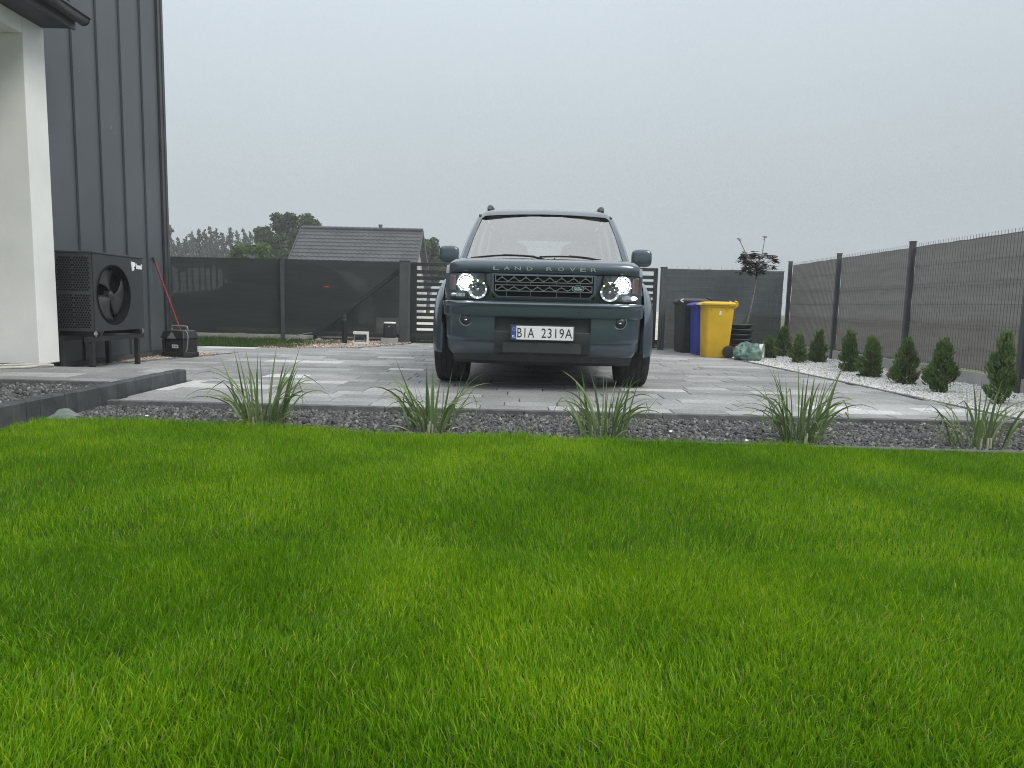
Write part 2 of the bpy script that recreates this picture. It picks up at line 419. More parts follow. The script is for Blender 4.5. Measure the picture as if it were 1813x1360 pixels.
def grass_blades(name, n, sampler, hrange, wrange, seed, mt, segs=3, lean=0.5, zf=lawn_z, hfun=None, tonefun=None, raw=False):
    rng = np.random.default_rng(seed)
    x, y = sampler(rng, n); n = len(x)
    z = zf(x, y) - 0.004
    h = rng.uniform(*hrange, n) * (0.75 + 0.5 * fbm(x, y, 21, 3.0))
    if hfun is not None: h = h * hfun(x, y)
    w = rng.uniform(*wrange, n)
    # blades comb together in small swirls
    ang = 2 * PI * (fbm(x, y, 31, 2.2) * 1.6) + rng.normal(0, 1.5, n)
    ln = np.abs(rng.normal(0, lean * 0.5, n)) + lean * 0.5 * fbm(x, y, 41, 4.5) ** 2
    fa = rng.uniform(0, PI, n)
    dx, dy = np.cos(ang), np.sin(ang); wx, wy = np.cos(fa), np.sin(fa)
    V = np.zeros((n, 2 * segs + 1, 3))
    for s in range(segs + 1):
        f = s / segs
        out_ = ln * h * f ** 1.8
        px, py = x + dx * out_, y + dy * out_
        pz = z + h * np.sqrt(np.maximum(0.05, 1 - np.minimum(ln, 0.95) ** 2 * 0.55 * f)) * f
        ww = w * (1 - 0.35 * f) * 0.5
        if s < segs:
            V[:, 2 * s] = np.stack([px - wx * ww, py - wy * ww, pz], 1); V[:, 2 * s + 1] = np.stack([px + wx * ww, py + wy * ww, pz], 1)
        else:
            V[:, 2 * s] = np.stack([px, py, pz], 1)
    bf = []; lt = []
    for s in range(segs - 1):
        bf += [2 * s, 2 * s + 1, 2 * s + 3, 2 * s + 2]; lt.append(4)
    bf += [2 * segs - 2, 2 * segs - 1, 2 * segs]; lt.append(3)
    idx = (np.array(bf)[None, :] + (np.arange(n) * (2 * segs + 1))[:, None]).ravel()
    patch = 0.5 * fbm(x, y, 51, 1.1) + 0.5 * fbm(x, y, 57, 3.2)
    tone = np.clip(0.44 + (patch - 0.5) * 1.15 + rng.normal(0, 0.26, n), 0.0, 0.92)
    if tonefun is not None: tone = tonefun(x, y, tone, rng)
    straw = rng.random(n) < 0.011
    tone[straw] = 1.0
    data = (V.reshape(-1, 3), idx, np.tile(lt, n), np.repeat(tone, 2 * segs + 1))
    return data if raw else np_mesh(name, data[0], data[1], data[2], mt, data[3])
M['blade'] = leafy('grass_blade', [(0.0, (0.075, 0.195, 0.004)), (0.45, (0.152, 0.335, 0.006)), (0.75, (0.24, 0.43, 0.008)), (0.93, (0.38, 0.53, 0.02)), (1.0, (0.40, 0.38, 0.15))], trans=0.46, rough=0.42, spec=0.28)
def lawn_sampler(y0, y1, pad):
    def f(rng, n):
        y = np.sqrt(rng.uniform(y0 ** 2, y1 ** 2, n)); x = rng.uniform(-1, 1, n) * (0.735 * y + pad)
        ok = (x > -2.86) & (x < 5.3) & (y < lawn_edge(x) + 0.045 * (vnoise(x, y * 0, 8, 5) - 0.35)); return x[ok], y[ok]
    return f
def yellowing(x, y, tone, rng):
    spot = np.exp(-((x - 0.17) ** 2 + (y - 1.28) ** 2) / 0.03)
    return np.clip(tone + 0.25 * spot, 0, 0.90)
def rim(x, y):                      # untrimmed tufts along the border
    d = lawn_edge(x) - y
    return 1 + 0.45 * np.exp(-(d / 0.07) ** 2) * vnoise(x, y * 0, 17, 3.0)
def margin_sampler(rng, n):
    y = rng.uniform(-0.9, 4.2, n); x = rng.uniform(-2.86, 5.3, n); lim = np.where(y < 0.6, -1, 0.735 * y + 0.45)
    ok = (np.abs(x) > lim) & (y < lawn_edge(x)); return x[ok], y[ok]
near_ = grass_blades('grass', 230000, lawn_sampler(0.5, 2.15, 0.5), (0.022, 0.047), (0.0016, 0.0033), 1, M['blade'], 3, 0.75, tonefun=yellowing, raw=True)
far_ = grass_blades('grass', 280000, lawn_sampler(1.95, 4.25, 0.5), (0.023, 0.046), (0.0021, 0.0037), 2, M['blade'], 2, 0.65, hfun=rim, raw=True)
side_ = grass_blades('grass', 110000, margin_sampler, (0.024, 0.046), (0.0032, 0.0056), 3, M['blade'], 2, 0.65, hfun=rim, raw=True)
o1, o2 = len(near_[0]), len(near_[0]) + len(far_[0])
lawn_grass = np_mesh('grass', np.concatenate([near_[0], far_[0], side_[0]]), np.concatenate([near_[1], far_[1] + o1, side_[1] + o2]), np.concatenate([near_[2], far_[2], side_[2]]), M['blade'], np.concatenate([near_[3], far_[3], side_[3]]))
tag(lawn_grass, 'bright green mown lawn grass filling the whole foreground', 'grass', kind='stuff')

# ---- gravel
def chips(seed, k=10, jit=0.35):
    r = np.random.default_rng(seed); return CUBE_V[None] * 0.5 * (1 + r.uniform(-jit, jit, (k, 8, 3)))
def pebbles(seed, k=10, jit=0.18):
    r = np.random.default_rng(seed); return ICO_V[None] * 0.5 * (1 + r.uniform(-jit, jit, (k, 12, 3)))
def scatter(name, n, bbox, inside, zf, size, base, faces, mt, seed, squash=(1.0, 0.75, 0.5), zj=0.008, smooth=False, yb=0.0):
    rng = np.random.default_rng(seed)
    x0, x1, y0, y1 = bbox
    y = y0 + (y1 - y0) * rng.random(n) ** (1 + yb); x = rng.uniform(x0, x1, n)
    ok = inside(x, y); x, y = x[ok], y[ok]; n = len(x)
    s = rng.uniform(*size, n)
    R = rot_rand(n, rng); S = np.array(squash)[None, :] * (1 + rng.uniform(-0.2, 0.2, (n, 3)))
    A = R * (S * s[:, None])[:, None, :]
    z = zf(x, y) + rng.uniform(0, zj, n)
    tone = np.clip(rng.normal(0.5, 0.22, n), 0, 1)
    o = inst_mesh(name, base, faces, (A, np.stack([x, y, z], 1), rng.integers(0, len(base), n)), mt, tone, smooth=smooth)
    return tag(o, kind='stuff')
M['basalt'] = toned('basalt_chip', [(0.0, (0.028, 0.029, 0.029)), (0.5, (0.088, 0.090, 0.090)), (0.8, (0.17, 0.172, 0.172)), (1.0, (0.28, 0.28, 0.275))], rough=0.7)
M['marble'] = toned('white_pebble', [(0.0, (0.42, 0.415, 0.40)), (0.4, (0.66, 0.655, 0.64)), (1.0, (0.84, 0.84, 0.83))], rough=0.75)
M['pea'] = toned('brown_pebble', [(0.0, (0.13, 0.10, 0.08)), (0.35, (0.32, 0.25, 0.20)), (0.7, (0.46, 0.40, 0.34)), (1.0, (0.66, 0.63, 0.58))], rough=0.8)
KERB_Y = 4.89
sheet('gravel_bed', [(-2.88, 3.80), (5.5, 3.80), (5.5, KERB_Y), (-2.88, KERB_Y)], -0.075, M['gravel_base'])
def in_bed(x, y): return (y > lawn_edge(x) - 0.06) & (y < KERB_Y - 0.01)
def bed_z(x, y): return -0.062 + 0.018 * (y - 3.95) + 0.012 * (fbm(x, y, 4, 2.5) - 0.5)
scatter('gravel', 30000, (-2.87, 5.4, 3.85, KERB_Y), in_bed, bed_z, (0.014, 0.030), chips(2), CUBE_F, M['basalt'], 5, zj=0.016)
tag(bpy.context.scene.objects['gravel'], 'dark grey basalt chips along the lawn edge', 'gravel')

# a few pale chips and litter lying in the dark bed
M['pale_chip'] = mat('pale_chip', (0.75, 0.74, 0.71), (0.85, 0.85, 0.83), rough=0.7)

# ---- paving
SLAB = {
 'slab_grey': mat('slab_grey', (0.215, 0.219, 0.22), (0.295, 0.30, 0.30), rough=0.8, scale=1.6, coord='World', bscale=340, bstr=0.3, detail=8),
 'slab_mid': mat('slab_mid', (0.22, 0.224, 0.225), (0.31, 0.315, 0.315), rough=0.8, scale=1.9, coord='World', bscale=340, bstr=0.3, detail=8),
 'slab_light': mat('slab_light', (0.29, 0.295, 0.295), (0.39, 0.395, 0.394), rough=0.8, scale=2.3, coord='World', bscale=340, bstr=0.3, detail=8),
 'slab_white': mat('slab_white', (0.47, 0.475, 0.47), (0.57, 0.575, 0.57), rough=0.8, scale=2.3, coord='World', bscale=340, bstr=0.25, detail=8)}
def speckle(m, s=420, amt=0.55):
    """granite-grain aggregate in the slab surface"""
    t = m.node_tree; b = t.nodes['Principled BSDF']
    l = [k for k in t.links if k.to_socket == b.inputs['Base Color']][0]; src = l.from_socket
    g = t.nodes.new('ShaderNodeNewGeometry'); n = t.nodes.new('ShaderNodeTexNoise'); n.inputs['Scale'].default_value = s; n.inputs['Detail'].default_value = 2
    n2 = t.nodes.new('ShaderNodeTexNoise'); n2.inputs['Scale'].default_value = s / 7; n2.inputs['Detail'].default_value = 3
    lin(t, g.outputs['Position'], n.inputs['Vector']); lin(t, g.outputs['Position'], n2.inputs['Vector'])
    ad = t.nodes.new('ShaderNodeMath'); ad.operation = 'MULTIPLY_ADD'; ad.inputs[1].default_value = 1.5; lin(t, n.outputs['Fac'], ad.inputs[0])
    h2 = t.nodes.new('ShaderNodeMath'); h2.operation = 'MULTIPLY'; h2.inputs[1].default_value = 0.5; lin(t, n2.outputs['Fac'], h2.inputs[0]); lin(t, h2.outputs[0], ad.inputs[2])
    mr = t.nodes.new('ShaderNodeMapRange'); mr.inputs['From Min'].default_value = 0.7; mr.inputs['From Max'].default_value = 1.3
    mr.inputs['To Min'].default_value = 1 - amt; mr.inputs['To Max'].default_value = 1 + amt * 0.7
    lin(t, ad.outputs[0], mr.inputs['Value'])
    oi = t.nodes.new('ShaderNodeObjectInfo'); m2 = t.nodes.new('ShaderNodeMapRange'); m2.inputs['To Min'].default_value = 0.84; m2.inputs['To Max'].default_value = 1.14
    lin(t, oi.outputs['Random'], m2.inputs['Value'])
    ml = t.nodes.new('ShaderNodeMath'); ml.operation = 'MULTIPLY'; lin(t, mr.outputs[0], ml.inputs[0]); lin(t, m2.outputs[0], ml.inputs[1])
    vm = t.nodes.new('ShaderNodeVectorMath'); vm.operation = 'SCALE'; lin(t, src, vm.inputs[0]); lin(t, ml.outputs[0], vm.inputs['Scale'])
    lin(t, vm.outputs[0], b.inputs['Base Color'])
for m_ in SLAB.values(): speckle(m_, 240, 0.55)
speckle(M['kerb'], 300, 0.4); speckle(M['palisade'], 260, 0.25); speckle(M['concrete'], 200, 0.25)
def right_x(y): return 3.665 - 0.0672 * (y - 5.46)
def left_x(y):
    if y < 6.22: return -2.86
    if y < 7.5: return -4.42
    if y < 9.5: return -4.34 + (y - 7.5) * 0.31
    if y < 10.62: return -5.6
    if y < 11.0: return -3.35 + (y - 10.62) * 0.6
    if y < 12.3: return -2.45 + (y - 11.0) * 0.45
    return -1.83
pv = [(-2.86, 4.945), (3.70, 4.945), (right_x(12.95), 12.95), (-1.84, 12.95), (-1.84, 12.3), (-2.45, 11.0), (-3.35, 10.62), (-5.6, 10.62), (-5.6, 9.5), (-3.72, 9.5), (-4.34, 7.5), (-4.42, 7.5), (-4.42, 6.22), (-2.86, 6.22)]
paving = sheet('paving', pv, -0.014, M['joint'])
def slab_box(b, x0, x1, y0, y1, z1, th=0.05, c=0.004):
    v = [(x0, y0, z1 - th), (x1, y0, z1 - th), (x1, y1, z1 - th), (x0, y1, z1 - th), (x0, y0, z1 - c), (x1, y0, z1 - c), (x1, y1, z1 - c), (x0, y1, z1 - c),
         (x0 + c, y0 + c, z1), (x1 - c, y0 + c, z1), (x1 - c, y1 - c, z1), (x0 + c, y1 - c, z1)]
    return b.add(v, [(0, 1, 5, 4), (1, 2, 6, 5), (2, 3, 7, 6), (3, 0, 4, 7), (4, 5, 9, 8), (5, 6, 10, 9), (6, 7, 11, 10), (7, 4, 8, 11), (8, 9, 10, 11)])
rs = random.Random(5)
slab_cache = {}
def lay_slab(x0, x1, y0, y1, z, parent, key, name='slab'):
    w, d = round(x1 - x0, 3), round(y1 - y0, 3)
    k = (w, d, key)
    if k not in slab_cache:
        b = MB(); slab_box(b, -w / 2, w / 2, -d / 2, d / 2, 0)
        o = b.build(name, SLAB[key], parent, fixn=False); slab_cache[k] = o.data
    else:
        o = bpy.data.objects.new(name, slab_cache[k]); COL.objects.link(o); o.parent = parent
    o.location = ((x0 + x1) / 2, (y0 + y1) / 2, z + rs.uniform(-0.0012, 0.0012))
    o.rotation_euler = (rs.uniform(-0.002, 0.002), rs.uniform(-0.002, 0.002), rs.uniform(-0.002, 0.002))
    return o
def pick_slab(y):
    r = rs.random()
    if y < 5.9: return 'slab_white' if r < 0.12 else 'slab_light' if r < 0.55 else 'slab_mid' if r < 0.85 else 'slab_grey'
    return 'slab_white' if r < 0.035 else 'slab_light' if r < 0.28 else 'slab_mid' if r < 0.68 else 'slab_grey'
far_b = {k: MB() for k in SLAB}
y = 4.955; n_slab = 0; G = 0.007
while y < 12.9:
    d = rs.choice([0.2, 0.2, 0.2, 0.3])
    ym = y + d / 2
    xl, xr = left_x(ym), right_x(ym)
    x = xl - rs.uniform(0, 0.5)
    while x < xr:
        L = rs.choice([0.4, 0.5, 0.6, 0.8]); a, b_ = max(x, xl), min(x + L, xr)
        x += L
        if b_ - a < 0.06: continue
        key = pick_slab(y)
        if n_slab < 296:
            lay_slab(a + G / 2, b_ - G / 2, y + G / 2, y + d - G / 2, 0.0, paving, key); n_slab += 1
        else:
            slab_box(far_b[key], a + G / 2, b_ - G / 2, y + G / 2, y + d - G / 2, rs.uniform(-0.0012, 0.0012))
    y += d
for k, b in far_b.items():
    if b.v: tag(b.build('slab', SLAB[k], paving, fixn=False), kind='stuff')
def kerb_line(name, p, q, w, z0, z1, L=1.0, mt=None, label=None):
    """row of edging stones from p to q as parts of one edging"""
    root = bpy.data.objects.new(name, None); COL.objects.link(root); tag(root, kind='structure')
    p, q = Vector((*p, 0)), Vector((*q, 0)); d = q - p; n = max(1, round(d.length / L)); u = d.normalized(); nrm = Vector((-u.y, u.x, 0)) * w / 2
    for i in range(n):
        a = p + d * (i / n) + u * 0.003; c = p + d * ((i + 1) / n) - u * 0.003
        b = MB(); dz = rs.uniform(-0.002, 0.002)
        b.hexa([(a - nrm) + Vector((0, 0, z0)), (c - nrm) + Vector((0, 0, z0)), (c + nrm) + Vector((0, 0, z0)), (a + nrm) + Vector((0, 0, z0)),
                (a - nrm) + Vector((0, 0, z1 + dz)), (c - nrm) + Vector((0, 0, z1 + dz)), (c + nrm) + Vector((0, 0, z1 + dz)), (a + nrm) + Vector((0, 0, z1 + dz))])
        b.build('kerb_stone', mt or M['kerb'], root, bevel=0.004, seg=1)
    return root
kerb_line('kerb', (-2.86, 4.918), (5.0, 4.918), 0.055, -0.2, 0.004)
kerb_line('kerb', (right_x(4.95) + 0.028, 4.95), (right_x(12.6) + 0.028, 12.6), 0.05, -0.2, 0.006)
kerb_line('kerb', (-4.37, 7.5), (-3.745, 9.5), 0.05, -0.2, 0.006)
kerb_line('kerb', (-3.38, 10.65), (-2.48, 11.02), 0.05, -0.2, 0.006)
kerb_line('kerb', (-2.48, 11.05), (-1.87, 12.32), 0.05, -0.2, 0.006)
kerb_line('kerb', (-0.3, 4.075), (5.3, 3.905), 0.05, -0.2, -0.028)

# ---- raised terrace beside the house, palisade blocks holding it
pal = thing('palisade_edging', 'row of upright dark grey concrete blocks holding up the raised gravel bed', 'edging')
y = 6.185
while y > 3.0:
    b = MB(); b.box(-2.985 + rs.uniform(-.002, .002), -2.893 + rs.uniform(-.003, .003), y - 0.1145, y, -0.2, 0.106 + rs.uniform(-.002, .002))
    b.build('block', M['palisade'], pal, bevel=0.010, seg=1)
    y -= 0.1205
ter = sheet('terrace', [(-7, 5.15), (-2.99, 5.15), (-2.99, 6.215), (-7, 6.215)], 0.082, M['joint'])
tb = MB().box(-7, -2.99, 6.19, 6.215, -0.1, 0.08); tb.build('terrace_riser', M['kerb'], ter)
y = 5.2
for d in (0.2, 0.3, 0.2, 0.3):
    x = -6.2 + rs.uniform(0, 0.3)
    while x < -2.99:
        L = rs.choice([0.5, 0.6, 0.8]); b_ = min(x + L, -2.99)
        if b_ - x > 0.08: lay_slab(x + G / 2, b_ - G / 2, y + G / 2, y + d - G / 2, 0.1, ter, rs.choice(['slab_grey', 'slab_mid', 'slab_mid', 'slab_light']))
        x += L
    y += d
kerb_line('kerb', (-6.5, 5.215), (-3.0, 5.165), 0.05, -0.1, 0.103)
sheet('raised_bed', [(-7, 2.6), (-2.98, 2.6), (-2.98, 5.17), (-7, 5.19)], 0.055, M['gravel_base'])
def rb_z(x, y): return 0.062 + 0.03 * np.clip(-2.98 - x, 0, 1) * 0 + 0.012 * (fbm(x, y, 14, 2.5) - 0.5)
o = scatter('gravel', 9000, (-5.2, -2.99, 3.0, 5.14), lambda x, y: x > -0.80 * y - 0.6, rb_z, (0.018, 0.034), chips(3), CUBE_F, M['basalt'], 6, zj=0.014)
tag(o, 'dark grey stone chips filling the raised bed', 'gravel')

# ---- white gravel strip under the conifers
wp = [(right_x(4.95) + 0.05, 4.95), (5.6, 4.95), (5.6, 12.95), (right_x(12.95) + 0.05, 12.95)]
sheet('white_gravel_bed', wp, -0.03, M['white_base'])
def in_white(x, y): return (x > right_x(y) + 0.055) & (x < 4.86 + (y - 6.7) * 0.022)
def white_z(x, y): return -0.022 + 0.03 * np.clip((x - right_x(y)) / 1.2, 0, 1) + 0.015 * (fbm(x, y, 6, 2.0) - 0.5)
o = scatter('gravel', 42000, (3.2, 5.1, 4.95, 12.8), in_white, white_z, (0.014, 0.032), pebbles(4), ICO_F, M['marble'], 7, squash=(1.0, 0.8, 0.6), zj=0.012, yb=0.9)
tag(o, 'white decorative pebbles under the row of conifers', 'gravel')

# ---- brown gravel by the house wall and by the gate tail
hp_ = [(-4.5, 6.62), (-4.44, 6.62), (-4.44, 7.5), (-4.37, 7.5), (-3.76, 9.48), (-4.6, 9.62), (-4.6, 9.2)]
sheet('brown_gravel_bed', hp_, -0.03, M['brown_base'])
def in_br(x, y): return (x > -4.52) & (x < np.where(y < 7.5, -4.43, -4.40 + (y - 7.5) * 0.31))
o = scatter('gravel', 6500, (-4.6, -3.7, 6.65, 9.55), in_br, lambda x, y: -0.018 + 0 * x, (0.016, 0.034), pebbles(8), ICO_F, M['pea'], 8, squash=(1, .8, .6), zj=0.014)
tag(o, 'brown and beige pebbles along the dark house wall', 'gravel')
gp_ = [(-3.36, 10.66), (-2.48, 11.05), (-1.86, 12.33), (-1.86, 13.1), (-3.6, 13.1)]
sheet('brown_gravel_bed', gp_, -0.03, M['brown_base'])
def in_gt(x, y): return (y > 10.66 + (x + 3.36) * 0.43) & (x < -2.46 + (y - 11.05) * 0.46) & (x > -3.75 + 0.35 * vnoise(y, y, 4, 3)) & (y < 12.75) | ((x < -3.2) & (x > -3.9) & (y > 10.7) & (y < 11.6))
o = scatter('gravel', 6000, (-4.0, -1.85, 10.6, 12.75), in_gt, lambda x, y: -0.015 + 0.02 * (y - 10.7) / 2, (0.02, 0.042), pebbles(9), ICO_F, M['pea'], 9, squash=(1, .8, .6), zj=0.014)
tag(o, 'pale brown pebbles around the gate motor', 'gravel')
sheet('soil', [(-9, 10.64), (-3.3, 10.64), (-3.3, 13.6), (-9, 13.6)], -0.04, M['soil'])
def strip_sampler(rng, n):
    x = rng.uniform(-7.5, -2.9, n); y = rng.uniform(10.66, 12.85, n)
    ok = (x < -3.45 + 0.35 * (y - 11) + 0.3 * vnoise(x, y, 5, 2)); return x[ok], y[ok]
M['rough_blade'] = leafy('rough_grass_blade', [(0.0, (0.03, 0.07, 0.012)), (0.5, (0.055, 0.105, 0.02)), (0.85, (0.10, 0.15, 0.035)), (1.0, (0.25, 0.24, 0.10))], trans=0.35)
tag(grass_blades('grass', 22000, strip_sampler, (0.05, 0.11), (0.006, 0.011), 4, M['rough_blade'], 2, 0.5, zf=lambda x, y: -0.035 + 0 * x), 'darker uneven grass strip in front of the left screened fence', 'grass', kind='stuff')
def verge_sampler(rng, n):
    return rng.uniform(-9, 9, n), rng.uniform(13.6, 17.5, n)
tag(grass_blades('grass', 15000, verge_sampler, (0.05, 0.14), (0.012, 0.022), 5, M['rough_blade'], 2, 0.5, zf=lambda x, y: -0.14 + 0 * x), 'rough green verge outside the gate', 'grass', kind='stuff')

# ================================================================== HOUSE (left)
def stains(m, amt=0.25, s=1.3):
    return m
M['render_white'] = mat('white_render', (0.70, 0.715, 0.70), (0.80, 0.81, 0.795), rough=0.92, scale=1.4, bscale=420, bstr=0.45, bdist=0.0025)
M['cladding'] = mat('anthracite_sheet', (0.062, 0.073, 0.083), (0.077, 0.088, 0.099), rough=0.42, metal=0.0, scale=1.1, spec=0.55, bscale=1.6, bstr=0.16, bdist=0.015)
M['gutter'] = mat('gutter_metal', (0.028, 0.031, 0.035), (0.042, 0.046, 0.05), rough=0.38, scale=4, spec=0.6)
M['soffit'] = mat('soffit_sheet', (0.035, 0.038, 0.042), (0.05, 0.054, 0.058), rough=0.55, scale=3)
M['plinth'] = mat('plinth', (0.05, 0.053, 0.057), (0.08, 0.083, 0.086), rough=0.9, scale=6)
house = thing('house', 'modern house with white rendered niche and dark standing seam metal cladding', 'house', (-4.5, 6.6, 0))
def H(o):
    o.location = o.location - Vector((-4.5, 6.6, 0)); return o
b = MB()
b.box(-6.6, -4.3, 6.34, 6.625, 0.1, 3.115)                      # end pier of the niche
b.box(-4.56, -4.3, 1.5, 6.338, 2.972, 3.115)                     # beam over the niche
b.box(-6.6, -6.4, 1.5, 6.338, 0.1, 3.115)                        # back of the niche
b.box(-6.398, -4.562, 1.5, 6.338, 2.972, 3.10)                   # ceiling
H(b.build('wall', M['render_white'], house, bevel=0.006))
b = MB(); b.box(-9.5, -4.505, 6.63, 9.19, -0.1, 6.2); H(b.build('metal_clad_volume', M['cladding'], house))
# standing seam panels, each with its raised seam
seams = [6.64, 6.885, 7.325, 7.765, 8.215, 8.665, 9.06]
for a, c in zip(seams[:-1], seams[1:]):
    b = MB()
    prof = [(-4.5, a + 0.004), (-4.478, a + 0.004), (-4.478, a + 0.016), (-4.497, a + 0.03), (-4.4955, (a + c) / 2), (-4.497, c - 0.03), (-4.4995, c - 0.004)]
    rows = []
    for z in np.linspace(0.06, 6.2, 13):
        rows.append([(x + rs.uniform(-0.0006, 0.0006), y, float(z)) for x, y in prof])
    b.grid(rows)
    H(b.build('cladding_panel', M['cladding'], house, smooth=25))
b = MB(); b.box(-4.50, -4.470, 9.065, 9.197, 0.03, 6.2); b.box(-4.468, -4.462, 9.13, 9.15, 0.03, 6.2); b.box(-4.60, -4.4995, 9.192, 9.2, 0.03, 6.2)
H(b.build('corner_trim', M['gutter'], house, bevel=0.003))
b = MB(); b.box(-4.503, -4.484, 6.64, 9.19, -0.08, 0.055); H(b.build('plinth', M['plinth'], house))
# eaves: soffit, fascia, gutter with clips, roof edge
b = MB(); b.box(-4.9, -4.02, 1.2, 6.625, 3.118, 3.148); H(b.build('soffit', M['soffit'], house))
b = MB(); b.box(-4.035, -4.012, 1.2, 6.632, 3.105, 3.215); H(b.build('fascia', M['gutter'], house, bevel=0.004))
g = MB(); rows = []
for yy in np.linspace(1.2, 6.66, 12):
    rows.append([(-3.955 + 0.058 * math.cos(a), float(yy), 3.215 + 0.058 * math.sin(a)) for a in np.linspace(PI, 2 * PI, 11)])
g.grid(rows); gut = H(g.build('gutter', M['gutter'], house, smooth=50, solid=0.003))
g = MB(); g.prism([(-3.955 + 0.06 * math.cos(a), 3.215 + 0.06 * math.sin(a)) for a in np.linspace(PI, 2 * PI, 11)], 6.655, 6.662, 'Y'); g.build('end_cap', M['gutter'], gut)
for yy in (5.95, 5.2, 4.4):
    g = MB(); rows = []
    for d in (-0.012, 0.012):
        rows.append([(-3.955 + 0.063 * math.cos(a), yy + d, 3.215 + 0.063 * math.sin(a)) for a in np.linspace(PI, 2 * PI, 11)])
    g.grid(rows); g.build('gutter_clip', M['gutter'], gut, smooth=50, solid=0.004)
g = MB(); g.tube([(-3.892, 1.2, 3.222), (-3.892, 6.66, 3.222)], 0.009, 8); g.build('gutter_bead', M['gutter'], gut, smooth=50)
b = MB()
b.hexa([(-7.2, 1.2, 5.1), (-3.96, 1.2, 3.235), (-3.96, 6.625, 3.235), (-7.2, 6.625, 5.1), (-7.2, 1.2, 5.2), (-3.96, 1.2, 3.285), (-3.96, 6.625, 3.285), (-7.2, 6.625, 5.2)])
H(b.build('roof', M['cladding'], house))
b = MB(); b.box(-9.6, -4.42, 6.55, 9.25, 6.205, 6.3); H(b.build('parapet_cap', M['gutter'], house))
# bird droppings / dried splashes on the sheet
M['splash'] = mat('dried_splash', (0.16, 0.17, 0.175), (0.24, 0.25, 0.25), rough=0.9, scale=80)
b = MB()
for (yy, zz, r) in ((8.0, 2.58, .018), (8.05, 2.53, .010), (8.28, 3.05, .008), (8.52, 3.4, .007), (7.45, 3.0, .007), (8.9, 3.75, .007), (7.9, 2.75, .006), (7.7, 3.62, .006), (8.7, 0.35, 0.03)):
    b.prism([(yy + r * rs.uniform(.6, 1.2) * math.cos(a), zz + r * rs.uniform(.7, 1.4) * math.sin(a)) for a in np.linspace(0, 2 * PI, 9)[:-1]], -4.497, -4.4935, 'X')
tag(H(b.build('splash', M['splash'], house)), kind='stuff')

# ================================================================== HEAT PUMP
M['hp_case'] = mat('heat_pump_case', (0.030, 0.034, 0.039), (0.037, 0.041, 0.046), rough=0.48, scale=3, spec=0.5)
M['hp_dark'] = mat('heat_pump_hollow_shade', (0.006, 0.006, 0.007), rough=0.8, spec=0.1)  # near-black colour put in for the shade inside the unit's openings
M['hp_fan'] = mat('fan_plastic', (0.026, 0.026, 0.027), (0.036, 0.035, 0.036), rough=0.35, scale=5, spec=0.5)
M['black_steel'] = mat('black_steel', (0.010, 0.011, 0.012), (0.018, 0.019, 0.02), rough=0.5, scale=6)
M['white_print'] = mat('white_print', (0.8, 0.81, 0.84), rough=0.5)
hp = thing('heat_pump', 'dark grey heat pump unit with a large round fan on a steel stand', 'heat pump', (-4.25, 7.24, 0))
HP0 = Vector((-4.25, 7.24, 0))
def P_(o): o.location = o.location - HP0; return o
xf, xb, y0, y1, z0, z1 = -4.05, -4.40, 6.79, 7.70, 0.385, 1.155
cy, cz, Rf = 7.135, 0.745, 0.287
b = MB()                                                       # shell: back, sides, bottom and front plate with the round opening
b.box(xb, xf - 0.006, y0, y0 + 0.012, z0, z1 - 0.02); b.box(xb, xf - 0.006, y1 - 0.012, y1, z0, z1 - 0.02)
b.box(xb, xb + 0.012, y0 + 0.0125, y1 - 0.0125, z0, z1 - 0.02); b.box(xb + 0.0125, xf - 0.006, y0 + 0.0125, y1 - 0.0125, z0, z0 + 0.012)
n = 48; ring = [(xf, cy + Rf * math.cos(2 * PI * k / n), cz + Rf * math.sin(2 * PI * k / n)) for k in range(n)]
def sq(a):
    c, s = math.cos(a), math.sin(a); t = []
    if c > 1e-9: t.append((y1 - cy) / c)
    if c < -1e-9: t.append((y0 - cy) / c)
    if s > 1e-9: t.append((z1 - 0.02 - cz) / s)
    if s < -1e-9: t.append((z0 - cz) / s)
    r = min(t); return (xf, cy + c * r, cz + s * r)
angs = [2 * PI * k / n for k in range(n)]
outer = [sq(a) for a in angs]
for cyy, czz in ((y0, z0), (y1, z0), (y1, z1 - 0.02), (y0, z1 - 0.02)):  # pull nearest outer point to each corner
    k = min(range(n), key=lambda i: (outer[i][1] - cyy) ** 2 + (outer[i][2] - czz) ** 2); outer[k] = (xf, cyy, czz)
b.grid([ring, outer], closed=True)
P_(b.build('casing', M['hp_case'], hp))
b = MB(); b.box(xb - 0.01, xf + 0.008, y0 - 0.008, y1 + 0.008, z1 - 0.019, z1); P_(b.build('lid', M['hp_case'], hp, bevel=0.006))
b = MB(); b.lathe([(Rf + 0.014, 0.008), (Rf + 0.004, 0.012), (Rf - 0.004, 0.0), (Rf - 0.012, -0.03), (Rf - 0.016, -0.09)], (xf, cy, cz), 'X', 48)
P_(b.build('fan_shroud', M['hp_dark'], hp, smooth=40))
b = MB(); b.disc((xf - 0.095, cy, cz), Rf - 0.012, 'X', 40); P_(b.build('fan_cavity', M['hp_dark'], hp))
fan = MB(); fan.lathe([(0.0, 0.012), (0.025, 0.01), (0.038, 0.0), (0.04, -0.06)], (xf - 0.03, cy, cz), 'X', 20); fan_o = P_(fan.build('fan_hub', M['hp_fan'], hp, smooth=40))
